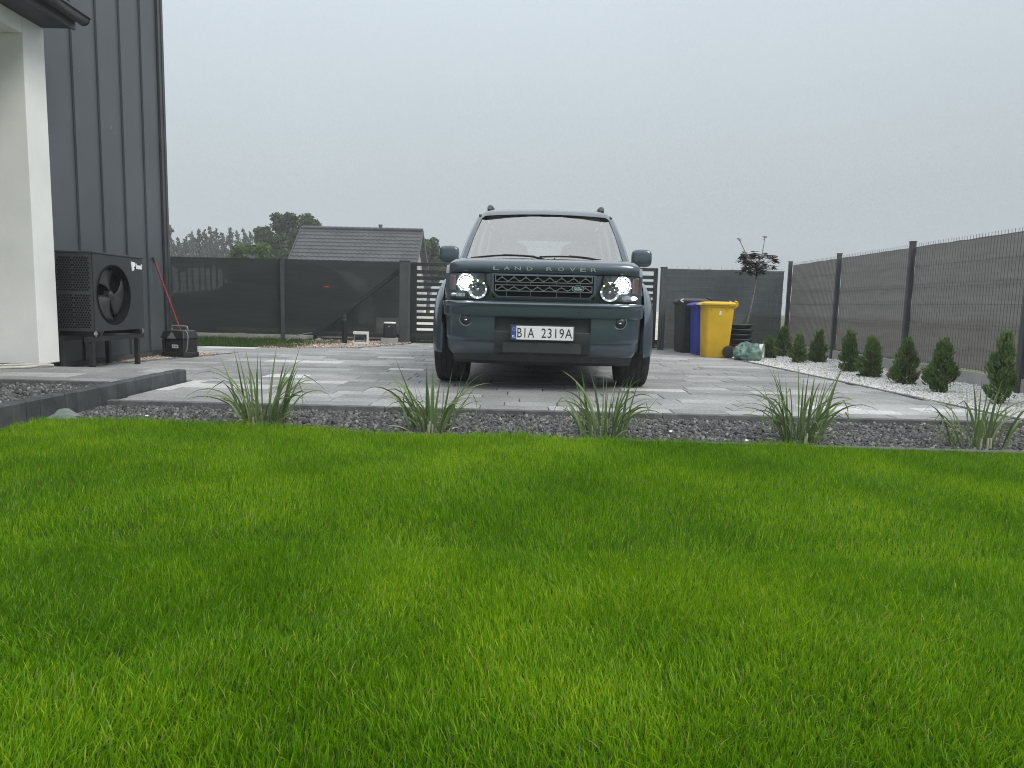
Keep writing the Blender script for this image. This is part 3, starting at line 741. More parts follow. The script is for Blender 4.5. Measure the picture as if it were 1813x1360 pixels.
for k in range(3):
    a0 = math.radians(95 + 120 * k); rows = []
    for r_ in np.linspace(0.036, Rf - 0.022, 8):
        f = (r_ - 0.036) / (Rf - 0.058); wA = 0.48 + 0.40 * f
        rows.append([(xf - 0.055 + 0.05 * (u - 0.5) * (1 - 0.3 * f) + 0.012 * math.sin(PI * u), cy + r_ * math.cos(a0 + wA * 2 * (u - 0.5) + 0.25 * f), cz + r_ * math.sin(a0 + wA * 2 * (u - 0.5) + 0.25 * f)) for u in np.linspace(0, 1, 7)])
    bl = MB().grid(rows); P_(bl.build('fan_blade', M['hp_fan'], hp, smooth=50, solid=0.004))
# perforated side: raised near-black hexagons paint the shade of holes, in four fields
b = MB()
for (fx0, fx1) in ((-4.385, -4.255), (-4.235, -4.085)):
    for (fz0, fz1) in ((0.425, 0.745), (0.785, 1.105)):
        r = 0; zz = fz0
        while zz < fz1:
            xx = fx0 + (0.013 if r % 2 else 0)
            while xx < fx1:
                b.prism([(xx + 0.0092 * math.cos(a), zz + 0.0105 * math.sin(a)) for a in np.linspace(0, 2 * PI, 7)[:-1]], y0 - 0.0022, y0 - 0.0003, 'Y'); xx += 0.026
            zz += 0.0235; r += 1
tag(P_(b.build('vent_hole_shade', M['hp_dark'], hp)), kind='stuff')
# maker's plate: white pointed flag with a dark notch beside a short white word
b = MB()
b.prism([(7.472, 1.098), (7.506, 1.094), (7.550, 1.090), (7.560, 1.070), (7.548, 1.048), (7.520, 1.040), (7.536, 1.028), (7.524, 1.010), (7.505, 0.998), (7.488, 1.004)], xf + 0.0005, xf + 0.004, 'X')
P_(b.build('logo', M['white_print'], hp))
for i, (ya, w_, zt) in enumerate(((7.572, .010, 1.083), (7.588, .018, 1.066), (7.610, .018, 1.065), (7.632, .018, 1.064), (7.654, .018, 1.064), (7.675, .009, 1.080))):
    pass
b = MB()
b.box(xf + 0.0005, xf + 0.004, 7.573, 7.582, 1.024, 1.082)
for ya in (7.585, 7.607, 7.629, 7.651):
    b.box(xf + 0.0005, xf + 0.004, ya, ya + 0.019, 1.024, 1.064)
b.box(xf + 0.0005, xf + 0.004, 7.673, 7.682, 1.022, 1.080)
P_(b.build('logo_word', M['white_print'], hp))
b = MB()                                                      # stand
st = M['black_steel']
for yy in (6.86, 7.60):
    bb = MB(); bb.box(-4.43, -4.03, yy - 0.02, yy + 0.02, 0.335, 0.384); P_(bb.build('bearer', st, hp, bevel=0.003))
for xx in (-4.40, -4.085):
    bb = MB(); bb.box(xx - 0.02, xx + 0.02, 6.70, 7.72, 0.285, 0.3345); P_(bb.build('rail', st, hp, bevel=0.003))
    for yy in (6.78, 7.60):
        bb = MB(); bb.box(xx - 0.022, xx + 0.022, yy - 0.022, yy + 0.022, -0.03, 0.2845); bb.box(xx - 0.05, xx + 0.05, yy - 0.05, yy + 0.05, -0.03, -0.012)
        P_(bb.build('leg', st, hp, bevel=0.003))
M['zinc'] = mat('zinc', (0.45, 0.45, 0.44), rough=0.4, metal=0.8)
for yy in (6.80, 7.66):
    bb = MB(); bb.box(-4.062, -4.040, yy - 0.012, yy + 0.012, 0.35, 0.378); bb.tube([(-4.05, yy, 0.335), (-4.05, yy, 0.392)], 0.006, 6); P_(bb.build('bracket', M['zinc'], hp))
#bb = MB(); bb.tube([(-4.32, 6.83, 0.385), (-4.32, 6.80, 0.25), (-4.33, 6.76, 0.1), (-4.36, 6.72, -0.03)], 0.02, 8); P_(bb.build('condensate_pipe', M['black_steel'], hp, smooth=50))

# ================================================================== small things on the left
M['hose'] = mat('hose', (0.42, 0.41, 0.37), (0.52, 0.51, 0.47), rough=0.6, scale=12)
hz = 0.113
pts = [(-4.95, 5.72, hz), (-4.45, 6.06, hz), (-4.25, 6.17, hz), (-4.13, 6.20, hz), (-4.06, 6.15, hz), (-4.08, 6.05, hz + .012), (-4.16, 5.98, hz), (-4.4, 5.78, hz), (-4.7, 5.52, hz), (-5.0, 5.3, hz)]
def smooth_path(pts, n=6):
    pts = [Vector(p) for p in pts]; o = []
    for i in range(len(pts) - 1):
        p0, p1, p2, p3 = pts[max(i - 1, 0)], pts[i], pts[i + 1], pts[min(i + 2, len(pts) - 1)]
        for k in range(n):
            t = k / n; o.append(0.5 * ((2 * p1) + (p2 - p0) * t + (2 * p0 - 5 * p1 + 4 * p2 - p3) * t * t + (3 * p1 - p0 - 3 * p2 + p3) * t ** 3))
    o.append(pts[-1]); return o
tag(MB().tube(smooth_path(pts), 0.0125, 8).build('garden_hose', M['hose'], smooth=60), 'pale beige hose lying in a loop on the raised terrace', 'hose')
# toolbox
M['tool_black'] = mat('toolbox_plastic', (0.012, 0.013, 0.013), (0.022, 0.023, 0.022), rough=0.42, scale=12, spec=0.55)
M['grey_plastic'] = mat('grey_plastic', (0.16, 0.17, 0.17), (0.22, 0.23, 0.23), rough=0.5, scale=8)
tb = thing('toolbox', 'black plastic toolbox with grey handle at the dark house corner', 'toolbox', (-4.14, 8.70, 0.0), math.radians(-18)); tb.scale = (1.2, 1.2, 1.12)
b = MB(); b.box(-0.135, 0.135, -0.10, 0.10, 0.03, 0.20); b.box(-0.145, 0.145, -0.108, 0.108, 0.0, 0.055); b.build('body', M['tool_black'], tb, bevel=0.008)
for xx in (-0.11, 0.10):
    b = MB(); b.box(xx - 0.012, xx + 0.012, -0.113, -0.098, 0.06, 0.195); b.build('rib', M['tool_black'], tb, bevel=0.003)
b = MB(); b.hexa([(-.15, -.112, .203), (.15, -.112, .203), (.15, .112, .203), (-.15, .112, .203), (-.125, -.09, .292), (.125, -.09, .292), (.125, .09, .292), (-.125, .09, .292)]); b.build('lid', M['tool_black'], tb, bevel=0.01)
b = MB(); b.add([(-0.05, -0.118, 0.205), (0.05, -0.118, 0.205), (0.0, -0.108, 0.27)], [(0, 1, 2)]); b.add([(-0.06, -0.114, 0.204), (0.06, -0.114, 0.204), (0, -0.104, 0.28)], [(0, 2, 1)]); b.build('latch', M['grey_plastic'], tb)
b = MB(); b.tube(smooth_path([(-0.10, 0, 0.285), (-0.098, 0, 0.325), (-0.08, 0, 0.335), (0.08, 0, 0.335), (0.098, 0, 0.325), (0.10, 0, 0.285)], 4), 0.010, 8); b.build('handle', M['grey_plastic'], tb, smooth=60)
b = MB(); b.tube(smooth_path([(0.145, -0.09, 0.06), (0.17, -0.09, 0.09), (0.17, -0.07, 0.24), (0.13, -0.06, 0.30)], 4), 0.005, 6); b.build('side_strap', M['grey_plastic'], tb, smooth=60)
b = MB(); b.box(-0.005, 0.075, -0.1035, -0.1005, 0.10, 0.138); lab = b.build('label_plate', M['white_print'], tb)
M['ink'] = mat('dark_print', (0.03, 0.03, 0.032), rough=0.7)
b = MB()
for i, xx in enumerate((0.004, 0.016, 0.030, 0.042, 0.054)):
    b.box(xx, xx + 0.007, -0.1045, -0.1036, 0.108, 0.130)
b.build('label_print', M['ink'], lab)
# red pole leaning on the wall
M['red_pole'] = mat('red_lacquer', (0.19, 0.022, 0.03), (0.26, 0.035, 0.045), rough=0.45, scale=14)
pole = thing('broom_pole', 'thin dark red pole leaning against the dark house corner', 'pole', (-4.13, 8.86, 0))
b = MB(); b.tube([(-4.105 + 4.13, 0, 0.02), (-4.462 + 4.13, -0.08, 1.17)], 0.0115, 10); b.build('shaft', M['red_pole'], pole, smooth=50)
b = MB(); b.tube([(-4.459 + 4.13, -0.078, 1.15), (-4.478 + 4.13, -0.085, 1.215)], 0.016, 10); b.build('end_grip', M['tool_black'], pole, smooth=50)
# transparent scrap by the palisade
M['film'] = sheer('clear_film', (0.30, 0.36, 0.34), (0.5, 0.56, 0.54), 0.5, rough=0.3)
r_ = np.random.default_rng(3); rows = []
for i in range(7):
    rows.append([(-2.80 + i * 0.026 + r_.normal(0, .004), 4.155 + j * 0.022 + r_.normal(0, .004), -0.012 + 0.05 * math.sin(PI * i / 6) * math.sin(PI * j / 5) + r_.uniform(0, .022)) for j in range(6)])
tag(MB().grid(rows).build('plastic_wrap', M['film']), 'crumpled clear plastic scrap on the lawn edge by the palisade', 'litter')

# ================================================================== FENCES
M['post'] = mat('anthracite_post', (0.054, 0.060, 0.063), (0.072, 0.079, 0.083), rough=0.55, scale=5)
M['wire'] = mat('anthracite_wire', (0.105, 0.105, 0.106), rough=0.55)
M['cloth_left'] = sheer('screen_cloth_dark', (0.039, 0.046, 0.047), (0.052, 0.060, 0.062), 0.055)
M['cloth_back'] = sheer('screen_cloth_slate', (0.055, 0.070, 0.072), (0.080, 0.098, 0.102), 0.06)
M['cloth_right'] = sheer('screen_cloth_grey', (0.175, 0.167, 0.164), (0.225, 0.215, 0.211), 0.06)

def mesh_fence(name, label, p, q, z0, z1, posts, cloth, wire=True, base=(0.0, 0.15), cloth_top=None, side=1, seed=1, pitch=0.05, hwires=None):
    """wire panel fence from p to q: posts, panels of wire, screening cloth behind the wire, concrete base boards"""
    p, q = Vector((*p, 0)), Vector((*q, 0)); d = q - p; L = d.length; u = d / L; nrm = Vector((-u.y, u.x, 0)) * side
    root = thing(name, label, 'fence', p)
    r = random.Random(seed)
    pr_ = lambda s, off, z: u * s + nrm * off + Vector((0, 0, z))
    for s in posts:
        b = MB(); w = 0.03
        b.hexa([pr_(s - w, -0.035, -0.2), pr_(s + w, -0.035, -0.2), pr_(s + w, 0.025, -0.2), pr_(s - w, 0.025, -0.2), pr_(s - w, -0.035, z1 + 0.02), pr_(s + w, -0.035, z1 + 0.02), pr_(s + w, 0.025, z1 + 0.02), pr_(s - w, 0.025, z1 + 0.02)])
        po = b.build('post', M['post'], root, bevel=0.004)
        c = MB(); c.hexa([pr_(s - w - .004, -0.039, z1 + .021), pr_(s + w + .004, -0.039, z1 + .021), pr_(s + w + .004, 0.029, z1 + .021), pr_(s - w - .004, 0.029, z1 + .021), pr_(s - w - .004, -0.039, z1 + .035), pr_(s + w + .004, -0.039, z1 + .035), pr_(s + w + .004, 0.029, z1 + .035), pr_(s - w - .004, 0.029, z1 + .035)])
        c.build('post_cap', M['post'], po)
    edges = sorted(posts); ed = [0] + edges + [L]; ed = sorted(set(round(e, 3) for e in ed))
    ct = cloth_top or z1 - 0.035
    for a, c in zip(ed[:-1], ed[1:]):
        if c - a < 0.15: continue
        a2, c2 = a + 0.012, c - 0.012
        # cloth, gently slack between the wires
        ns = max(4, int((c2 - a2) / 0.09)); nzz = 16; rows = []
        for i in range(nzz + 1):
            f = i / nzz; row = []
            for k in range(ns + 1):
                s = a2 + (c2 - a2) * k / ns
                off = 0.033 + 0.006 * math.sin(f * 19 + a) + 0.006 * (float(fbm(s * 1.0, f * 2.2, seed + 3, 2.3)) - 0.5) * 2
                zz = z0 + (ct - z0) * f
                if i == nzz: zz += 0.006 * (float(vnoise(s, 0.0, seed + 1, 6.0)) - 0.5) * 2
                if i == 0: zz += 0.02 * (float(vnoise(s, 1.0, seed + 2, 2.5)) - 0.5)
                row.append(pr_(s, off, zz))
            rows.append(row)
        MB().grid(rows).build('screening_cloth', cloth, root, smooth=180, fixn=False)
        if wire:
            b = MB(); zt = z1
            s = a2 + pitch / 2
            while s < c2:
                b.bar(pr_(s, 0.0, z0 - 0.02), pr_(s, 0.0, zt), 0.0032, 0.0032); s += pitch
            for hz_ in (hwires or [z0, z0 + 0.2, z0 + 0.45, z0 + 0.5, z0 + 0.75, z0 + 0.95, z0 + 1.0, z0 + 1.2, zt - 0.05]):
                if hz_ < zt: b.bar(pr_(a2, -0.006, hz_), pr_(c2, -0.006, hz_), 0.006, 0.006)
            tag(b.build('wire_panel', M['wire'], root, fixn=False), kind='stuff')
        if base:
            b = MB()
            b.hexa([pr_(a + 0.034, -0.02, -0.2), pr_(c - 0.034, -0.02, -0.2), pr_(c - 0.034, 0.02, -0.2), pr_(a + 0.034, 0.02, -0.2), pr_(a + 0.034, -0.02, base[1]), pr_(c - 0.034, -0.02, base[1]), pr_(c - 0.034, 0.02, base[1]), pr_(a + 0.034, 0.02, base[1])])
            b.build('base_board', M['concrete'], root, bevel=0.006)
    return root
# right boundary: runs away from the camera
pA, pB = (4.768, 2.4), (5.005, 12.92)
LR = math.hypot(pB[0] - pA[0], pB[1] - pA[1])
ry = [4.60, 6.68, 8.80, 10.86, 12.88]
mesh_fence('mesh_fence', 'long grey screened mesh fence behind the row of small conifers', pA, pB, 0.175, 1.60, [(y - 2.4) / (12.92 - 2.4) * LR for y in ry], M['cloth_right'], base=(0, 0.155), cloth_top=1.565, side=-1, seed=4,
           hwires=[0.18, 0.38, 0.60, 0.64, 0.86, 1.06, 1.10, 1.32, 1.55])
# back right: behind the bins
mesh_fence('mesh_fence', 'short dark screened mesh fence behind the waste bins', (2.70, 12.92), (4.93, 12.92), 0.13, 1.50, [], M['cloth_back'], base=(0, 0.125), cloth_top=1.455, side=1, seed=7, pitch=0.1)
# back left: long dark cloth
mesh_fence('mesh_fence', 'long black screened fence left of the sliding gate', (-9.2, 12.95), (-2.02, 12.95), 0.10, 1.455, [2.4, 4.95], M['cloth_left'], base=(0, 0.085), cloth_top=1.46, side=1, seed=9, wire=False)
# gate posts
def gate_post(x, y, w, z1, label):
    t = thing('gate_post', label, 'post', (x, y, 0))
    b = MB(); b.box(-w / 2, w / 2, -w / 2, w / 2, -0.2, z1); b.build('post', M['post'], t, bevel=0.006)
    b = MB(); b.box(-w / 2 - .006, w / 2 + .006, -w / 2 - .006, w / 2 + .006, z1 + .001, z1 + 0.018); b.build('post_cap', M['post'], t, bevel=0.004)
    return t
gate_post(-1.955, 12.62, 0.17, 1.45, 'thick dark square gate post left of the parked car')
gate_post(2.63, 12.5, 0.10, 1.44, 'slim dark post between the gate and the waste bins')
# ---- sliding gate: frame, slats, braced tail running behind the left post
M['gate'] = mat('gate_paint', (0.020, 0.024, 0.026), (0.030, 0.035, 0.037), rough=0.5, scale=6)
gate = thing('sliding_gate', 'wide dark sliding gate of horizontal slats behind the parked car', 'gate', (0.4, 12.98, 0))
GX = -0.4
def gp(b, name='frame', bev=0.003, m='gate'):
    o = b.build(name, M[m], gate, bevel=bev, seg=1); o.location = (GX, -12.98, 0); return o
gp(MB().box(-1.99, 2.62, 12.95, 13.01, 1.40, 1.46), 'top_rail'); gp(MB().box(-3.62, 2.62, 12.75, 12.83, 0.085, 0.16), 'bottom_rail')
gp(MB().box(-1.99, -1.79, 12.952, 13.008, 0.03, 1.398), 'stile'); gp(MB().box(2.55, 2.62, 12.952, 13.008, 0.03, 1.398), 'stile'); gp(MB().box(0.36, 0.42, 12.954, 13.006, 0.03, 1.398), 'stile')
nsl = 12
for i in range(nsl):
    zc = 0.075 + i * 0.1105
    gp(MB().box(-1.788, 0.358, 12.966, 12.994, zc - 0.033, zc + 0.033), 'slat'); gp(MB().box(0.422, 2.548, 12.966, 12.994, zc - 0.033, zc + 0.033), 'slat')
gp(MB().bar((-3.60, 12.80, 0.13), (-1.95, 12.80, 1.40), 0.05, 0.085), 'brace'); gp(MB().box(-3.64, -1.88, 12.77, 12.81, 0.02, 0.055), 'guide_rail')
gp(MB().box(-3.64, -3.58, 12.76, 12.82, 0.03, 0.2), 'end_stop')
gp(MB().box(-1.95, 2.62, 12.80, 12.86, 0.005, 0.03), 'rack_rail')
# bollard lamp
bol = thing('bollard_lamp', 'slim black bollard lamp with three pale light slots near the top', 'lamp', (-2.886, 12.0, 0))
b = MB(); b.lathe([(0.06, 0), (0.06, 0.012), (0.046, 0.014), (0.046, 0.405)], (0, 0, -0.01), n=20, caps=True); b.build('post', M['black_steel'], bol, smooth=40)
M['lamp_glass'] = mat('lamp_diffuser', (0.55, 0.57, 0.56), rough=0.3)
b = MB(); b.lathe([(0.036, 0.395), (0.036, 0.495)], (0, 0, 0), n=16, caps=True); b.build('diffuser', M['lamp_glass'], bol, smooth=40)
for zz in (0.398, 0.421, 0.444, 0.467):
    b = MB(); b.lathe([(0.047, 0), (0.047, 0.014)], (0, 0, zz), n=20, caps=True); b.build('louvre', M['black_steel'], bol, smooth=40)
b = MB(); b.lathe([(0.047, 0), (0.047, 0.02), (0.04, 0.026)], (0, 0, 0.487), n=20, caps=True); b.build('cap', M['black_steel'], bol, smooth=40)
# electrical box standing open on the pebbles
M['white_plastic'] = mat('white_plastic', (0.72, 0.73, 0.73), (0.80, 0.81, 0.81), rough=0.4, scale=6)
M['dark_plastic'] = mat('dark_plastic', (0.02, 0.021, 0.022), rough=0.5)
eb = thing('electrical_box', 'white electrical box standing open on the pebbles by the bollard', 'box', (-2.585, 11.93, 0))
b = MB(); b.box(-0.125, 0.125, 0.0, 0.03, 0, 0.22); b.box(-0.125, 0.125, -0.07, -0.0005, 0.175, 0.22); b.box(-0.125, 0.125, -0.07, -0.0005, 0, 0.04); b.box(0.105, 0.125, -0.07, -0.0005, 0.0405, 0.1745); b.build('case', M['white_plastic'], eb, bevel=0.004)
b = MB(); b.box(-0.11, 0.08, -0.025, -0.002, 0.055, 0.16); b.build('mount', M['grey_plastic'], eb)
for xx, zz, w, h in ((-0.09, .08, .05, .05), (-0.03, .085, .03, .055), (0.012, .08, .04, .05), (0.06, .13, .03, .03), (0.085, .10, .015, .025)):
    b = MB(); b.box(xx, xx + w, -0.045, -0.026, zz, zz + h); b.build('breaker', M['dark_plastic'], eb, bevel=0.002)
b = MB(); b.box(-0.09, 0.06, -0.03, -0.026, 0.058, 0.07); b.build('terminal_strip', M['white_plastic'], eb)
# gate motor on its block
gm = thing('gate_motor', 'black gate motor with pale top cap on a grey concrete block', 'motor', (-2.145, 12.2, 0))
b = MB(); b.box(-0.14, 0.13, -0.1, 0.1, -0.05, 0.112); b.build('block', M['concrete'], gm, bevel=0.006)
b = MB(); rows = []
for zz, w, d in ((0.114, .108, .085), (0.13, .112, .09), (0.30, .105, .083), (0.362, .098, .075)):
    rows.append([(w * math.copysign(abs(math.cos(a)) ** .35, math.cos(a)), d * math.copysign(abs(math.sin(a)) ** .35, math.sin(a)), zz) for a in np.linspace(0, 2 * PI, 33)[:-1]])
b.grid(rows, closed=True); b.add(rows[-1], [tuple(range(32))]); b.build('housing', M['dark_plastic'], gm, smooth=40)
b = MB(); rows = []
for zz, w, d in ((0.3625, .100, .077), (0.378, .100, .077), (0.386, .092, .07)):
    rows.append([(w * math.copysign(abs(math.cos(a)) ** .35, math.cos(a)), d * math.copysign(abs(math.sin(a)) ** .35, math.sin(a)), zz) for a in np.linspace(0, 2 * PI, 33)[:-1]])
b.grid(rows, closed=True); b.add(rows[-1], [tuple(range(32))]); b.build('cap', M['white_plastic'], gm, smooth=40)
b = MB(); b.disc((0.0, -0.087, 0.15), 0.009, 'Y', 10); b.box(-0.012, 0.012, -0.0835, -0.0800, 0.308, 0.316); b.build('mark', M['white_print'], gm)
# grey cable lying in the grass by the fence, pale stone by the gate tail
tag(MB().tube(smooth_path([(-3.95, 12.1, 0.0), (-3.85, 12.3, 0.09), (-3.72, 12.45, 0.13), (-3.58, 12.5, 0.15)]), 0.008, 6).build('cable', M['grey_plastic'], smooth=60), 'grey cable sticking up beside the gate tail', 'cable')
sv = np.random.default_rng(2)
b = MB(); b.add([tuple(v * np.array([.07, .05, .05]) * (1 + sv.uniform(-.25, .25)) + np.array([-3.42, 12.3, 0.03])) for v in ICO_V * 1.9 / 1.9], ICO_F)
tag(b.build('stone', M['concrete']), 'pale stone lying at the end of the gate rail', 'stone')

# ---- car parked outside, seen faintly through the left cloth
M['van_paint'] = mat('outside_car_paint', (0.02, 0.021, 0.024), rough=0.3, coat=0.6)
M['van_glass'] = mat('outside_car_glass', (0.05, 0.055, 0.06), rough=0.08)
M['tail_red'] = emit('lit_tail_lamp', (1.0, 0.04, 0.04), 5.0)
oc = thing('parked_car', 'dark estate car parked outside, faint behind the left screened fence', 'car', (-5.2, 15.5, -0.14))
def sideprism(poly, w0, w1): return MB().prism(poly, w0, w1, 'Y')
prof = [(-2.1, .25), (-2.1, .75), (-1.95, .95), (-1.0, 1.05), (-.35, 1.55), (.1, 1.66), (1.1, 1.64), (1.55, 1.5), (1.9, 1.1), (1.97, .7), (1.95, .3)]
sideprism(prof, -0.85, 0.85).build('body', M['van_paint'], oc, bevel=0.08, seg=3)
for poly in ([(-.85, 1.1), (-.3, 1.5), (.12, 1.57), (.12, 1.1)], [(.2, 1.1), (.2, 1.57), (1.05, 1.55), (1.4, 1.45), (1.6, 1.12)]):
    sideprism(poly, -0.862, -0.852).build('window', M['van_glass'], oc)
MB().box(1.25, 1.36, -0.875, -0.853, 1.14, 1.158).build('tail_light', M['tail_red'], oc)
for xx in (-1.35, 1.25):
    w_ = MB(); w_.lathe([(0.2, -.1), (0.33, -.1), (0.345, -.07), (0.345, .07), (.33, .1), (.2, .1)], (xx, -0.80, 0.345), 'Y', 24, caps=True); w_.build('wheel', M['dark_plastic'], oc, smooth=40)

# ================================================================== BEYOND: house with tiled roof
M['tile'] = mat('roof_tile', (0.036, 0.038, 0.042), (0.062, 0.064, 0.070), rough=0.5, scale=0.9, spec=0.5)
M['far_wall'] = mat('far_wall', (0.36, 0.35, 0.33), (0.44, 0.43, 0.41), rough=0.9, scale=2)
M['verge'] = mat('verge_board', (0.06, 0.062, 0.066), rough=0.6)
fx0, fx1 = -12.05, -5.25
fh = thing('neighbour_house', 'low house with dark grey tiled gable roof beyond the left fence', 'house', (-8.65, 40.2, -0.14))
def FH(o): o.location = o.location - Vector((-8.65, 40.2, 0)); return o
yr, zr, pit = 40.2, 4.82, 0.80
b = MB(); b.box(fx0 + .3, fx1 - .3, yr - 3.1, yr + 3.1, 0, 2.15); b.prism([(yr - 3.1, 2.15), (yr + 3.1, 2.15), (yr, 2.15 + 3.1 * pit)], fx0 + .3, fx1 - .3, 'X'); FH(b.build('wall', M['far_wall'], fh))
b = MB(); npts = 150; rows = []; nrow = 16; crs = 0.34
sl = math.hypot(1, pit); uy, uz = 1 / sl, pit / sl
for side in (-1, 1):
    rows = []
    for i in range(nrow):
        for e_, lift in ((0, 0.0), (0.97, 0.055)):
            dist = (i + e_) * crs
            row = []
            for k in range(npts + 1):
                x = fx0 + (fx1 - fx0) * k / npts
                wv = 0.03 * (0.5 + 0.5 * math.cos(2 * PI * x / 0.30)) ** 0.6
                row.append((x, yr + side * dist * uy, zr - dist * uz + (lift + wv) * 1.0))
            rows.append(row)
    b.grid(rows)
tag(FH(b.build('roof_tiles', M['tile'], fh, smooth=35, fixn=False)), kind='stuff')
b = MB()
for k in range(21):
    x0_, x1_ = fx0 + (fx1 - fx0) * k / 21, fx0 + (fx1 - fx0) * (k + 1) / 21 + .03
    b.tube([(x0_, yr, zr + 0.05), (x1_, yr, zr + 0.065)], 0.11, 8)
tag(FH(b.build('ridge_tiles', M['tile'], fh, smooth=50)), kind='stuff')
b = MB()
for xe in (fx0 - .03, fx1 + .03):
    for side in (-1, 1):
        b.bar((xe, yr, zr - 0.02), (xe, yr + side * nrow * crs * uy, zr - nrow * crs * uz - 0.02), 0.05, 0.2)
FH(b.build('verge_board', M['verge'], fh))
b = MB(); b.lathe([(0.09, 0), (0.09, 0.22), (0.12, 0.24), (0.12, 0.3)], (-7.62, yr, zr + 0.02), n=10, caps=True); FH(b.build('vent_pipe', M['verge'], fh))

# ================================================================== TREES beyond
def leaf_cloud(name, centers, radii, n, size, mt, seed, parent, aspect=1.6, shell=0.55, dens=None, droop=0.0):
    """many small leaf faces through several crown clumps"""
    rng = np.random.default_rng(seed)
    C = np.array(centers); Rr = np.array(radii)
    if Rr.ndim == 1: Rr = np.stack([Rr] * 3, 1)
    vol = Rr.prod(1) ** 0.67; pk = rng.choice(len(C), n, p=vol / vol.sum())
    d = rng.normal(size=(n, 3)); d /= np.linalg.norm(d, axis=1)[:, None]
    r = rng.random(n) ** shell
    P = C[pk] + d * r[:, None] * Rr[pk]
    # ragged gaps
    keep = (vnoise(P[:, 0] * 1.0 + P[:, 1] * 0.6, P[:, 2], seed + 3, 1.9 / max(Rr.mean(), .01)) + 0.5 * rng.random(n)) > 0.40
    P = P[keep]; n = len(P)
    R = rot_rand(n, rng); s = rng.uniform(0.6, 1.25, n) * size
    a = R[:, :, 0] * s[:, None] * 0.5; b_ = R[:, :, 1] * s[:, None] * 0.5 * aspect
    b_[:, 2] -= droop * s
    V = np.stack([P - b_, P + a - b_ * 0.1, P + b_, P - a - b_ * 0.1], 1)
    idx = np.arange(4 * n); tone = np.clip(rng.normal(0.45, 0.2, n) + 0.25 * (vnoise(P[:, 0], P[:, 2], seed, 1.0 / max(Rr.mean(), .01)) - 0.5), 0, 1)
    return np_mesh(name, V.reshape(-1, 3), idx, np.full(n, 4), mt, np.repeat(tone, 4), parent)
M['bark'] = mat('bark', (0.05, 0.04, 0.032), (0.10, 0.082, 0.065), rough=0.95, scale=14, bscale=30, bstr=0.5, bdist=0.01)
M['pine_leaf'] = leafy('pine_needle_clump', [(0.0, (0.020, 0.032, 0.014)), (0.5, (0.036, 0.052, 0.022)), (1.0, (0.06, 0.078, 0.034))], trans=0.15)
M['oak_leaf'] = leafy('oak_leaf', [(0.0, (0.028, 0.052, 0.016)), (0.5, (0.050, 0.085, 0.024)), (1.0, (0.09, 0.13, 0.036))], trans=0.25)
M['bush_leaf'] = leafy('bush_leaf', [(0.0, (0.05, 0.09, 0.018)), (0.5, (0.085, 0.14, 0.026)), (1.0, (0.13, 0.19, 0.045))], trans=0.3)
def trunk_mb(pts, rs_): return MB().tube(pts, rs_, 8)
prng = random.Random(21)
SIT = ['furthest left, by the house corner', 'second from the house corner', 'third from the house corner', 'fourth from the house corner', 'fifth from the house corner', 'sixth from the house corner', 'seventh from the house corner', 'eighth from the house corner', 'ninth from the house corner', 'tenth from the house corner', 'eleventh from the house corner', 'twelfth from the house corner', 'thirteenth, next to the round oak']
PX = [(297, 398), (310, 420), (324, 418), (334, 408), (347, 405), (358, 406), (368, 402), (378, 403), (390, 412), (403, 404), (416, 408), (428, 405), (440, 410)]
F_PX, CX_ = 1240.0, 906.5
for i, (px, pt) in enumerate(PX):
    Y = 78 + prng.uniform(-5, 7)
    xw = (px - CX_ - 0.024 * (680 - pt) ) / F_PX * Y * 0.975
    hor = 538 + 0.024 * (px - 906)
    top = 0.75 + (hor - pt) / F_PX * Y * 0.985
    t = thing('pine_tree', f'tall bare-stemmed pine of the distant row, {SIT[i]}', 'tree', (xw, Y, -0.14), prng.uniform(0, 6), 'pines in the distant row')
    trunk_mb([(0, 0, 0), (prng.uniform(-.1, .1), 0, top * .5), (prng.uniform(-.13, .13), 0, top * .97)], [0.12, 0.09, 0.025]).build('trunk', M['bark'], t, smooth=60)
    cs, rr = [], []
    cl = top * 0.47
    for k in range(11):
        f = k / 10; w = (0.20 + 0.70 * (1 - f) ** 0.7 * min(1, .5 + f * 2)) * prng.uniform(0.5, 1.2)
        cs.append((prng.uniform(-.5, .5) * (1 - f * .8), prng.uniform(-.5, .5) * (1 - f * .8), top - cl + cl * f * 0.97)); rr.append((w, w, 0.24 + .09 * (1 - f)))
    leaf_cloud('crown', cs, rr, 1700, 0.15, M['pine_leaf'], 100 + i, t, shell=0.6)
def broad(name, label, loc, cs, rr, n, size, mt, seed, trunk, limbs=(), group=None, k=0.55):
    # k sets how grown the tree is: its height and girth against the full-grown outline
    loc = (loc[0] * k, loc[1] * k, loc[2]); up = 0.89 * (1 - k)
    g = lambda p: (p[0] * k, p[1] * k, p[2] * k + up * min(1, p[2] / 2))
    cs = [g(c) for c in cs]; rr = [tuple(v * k for v in q) for q in rr]; size *= k
    trunk = ([g(p) for p in trunk[0]], [v * k for v in trunk[1]]); limbs = [([g(p) for p in l[0]], [v * k for v in l[1]]) for l in limbs]
    t = thing(name, label, 'tree', loc, 0, group)
    b = trunk_mb(*trunk)
    for l in limbs: b.tube(*l, 6)
    b.build('trunk', M['bark'], t, smooth=60)
    leaf_cloud('crown', cs, rr, n, size, mt, seed, t)
    return t
r = random.Random(4); cs, rr = [], []
for k in range(120):
    a = r.uniform(0, 2 * PI); f = r.random() ** .45; zz = r.uniform(4.6, 10.9); mw = 4.9 * math.sqrt(max(0.10, 1 - ((zz - 7.2) / 4.3) ** 2))
    cs.append((math.cos(a) * f * mw, math.sin(a) * f * mw, zz)); q = r.choice([.5, .65, .8, 1.1]); rr.append((q, q, q * .8))
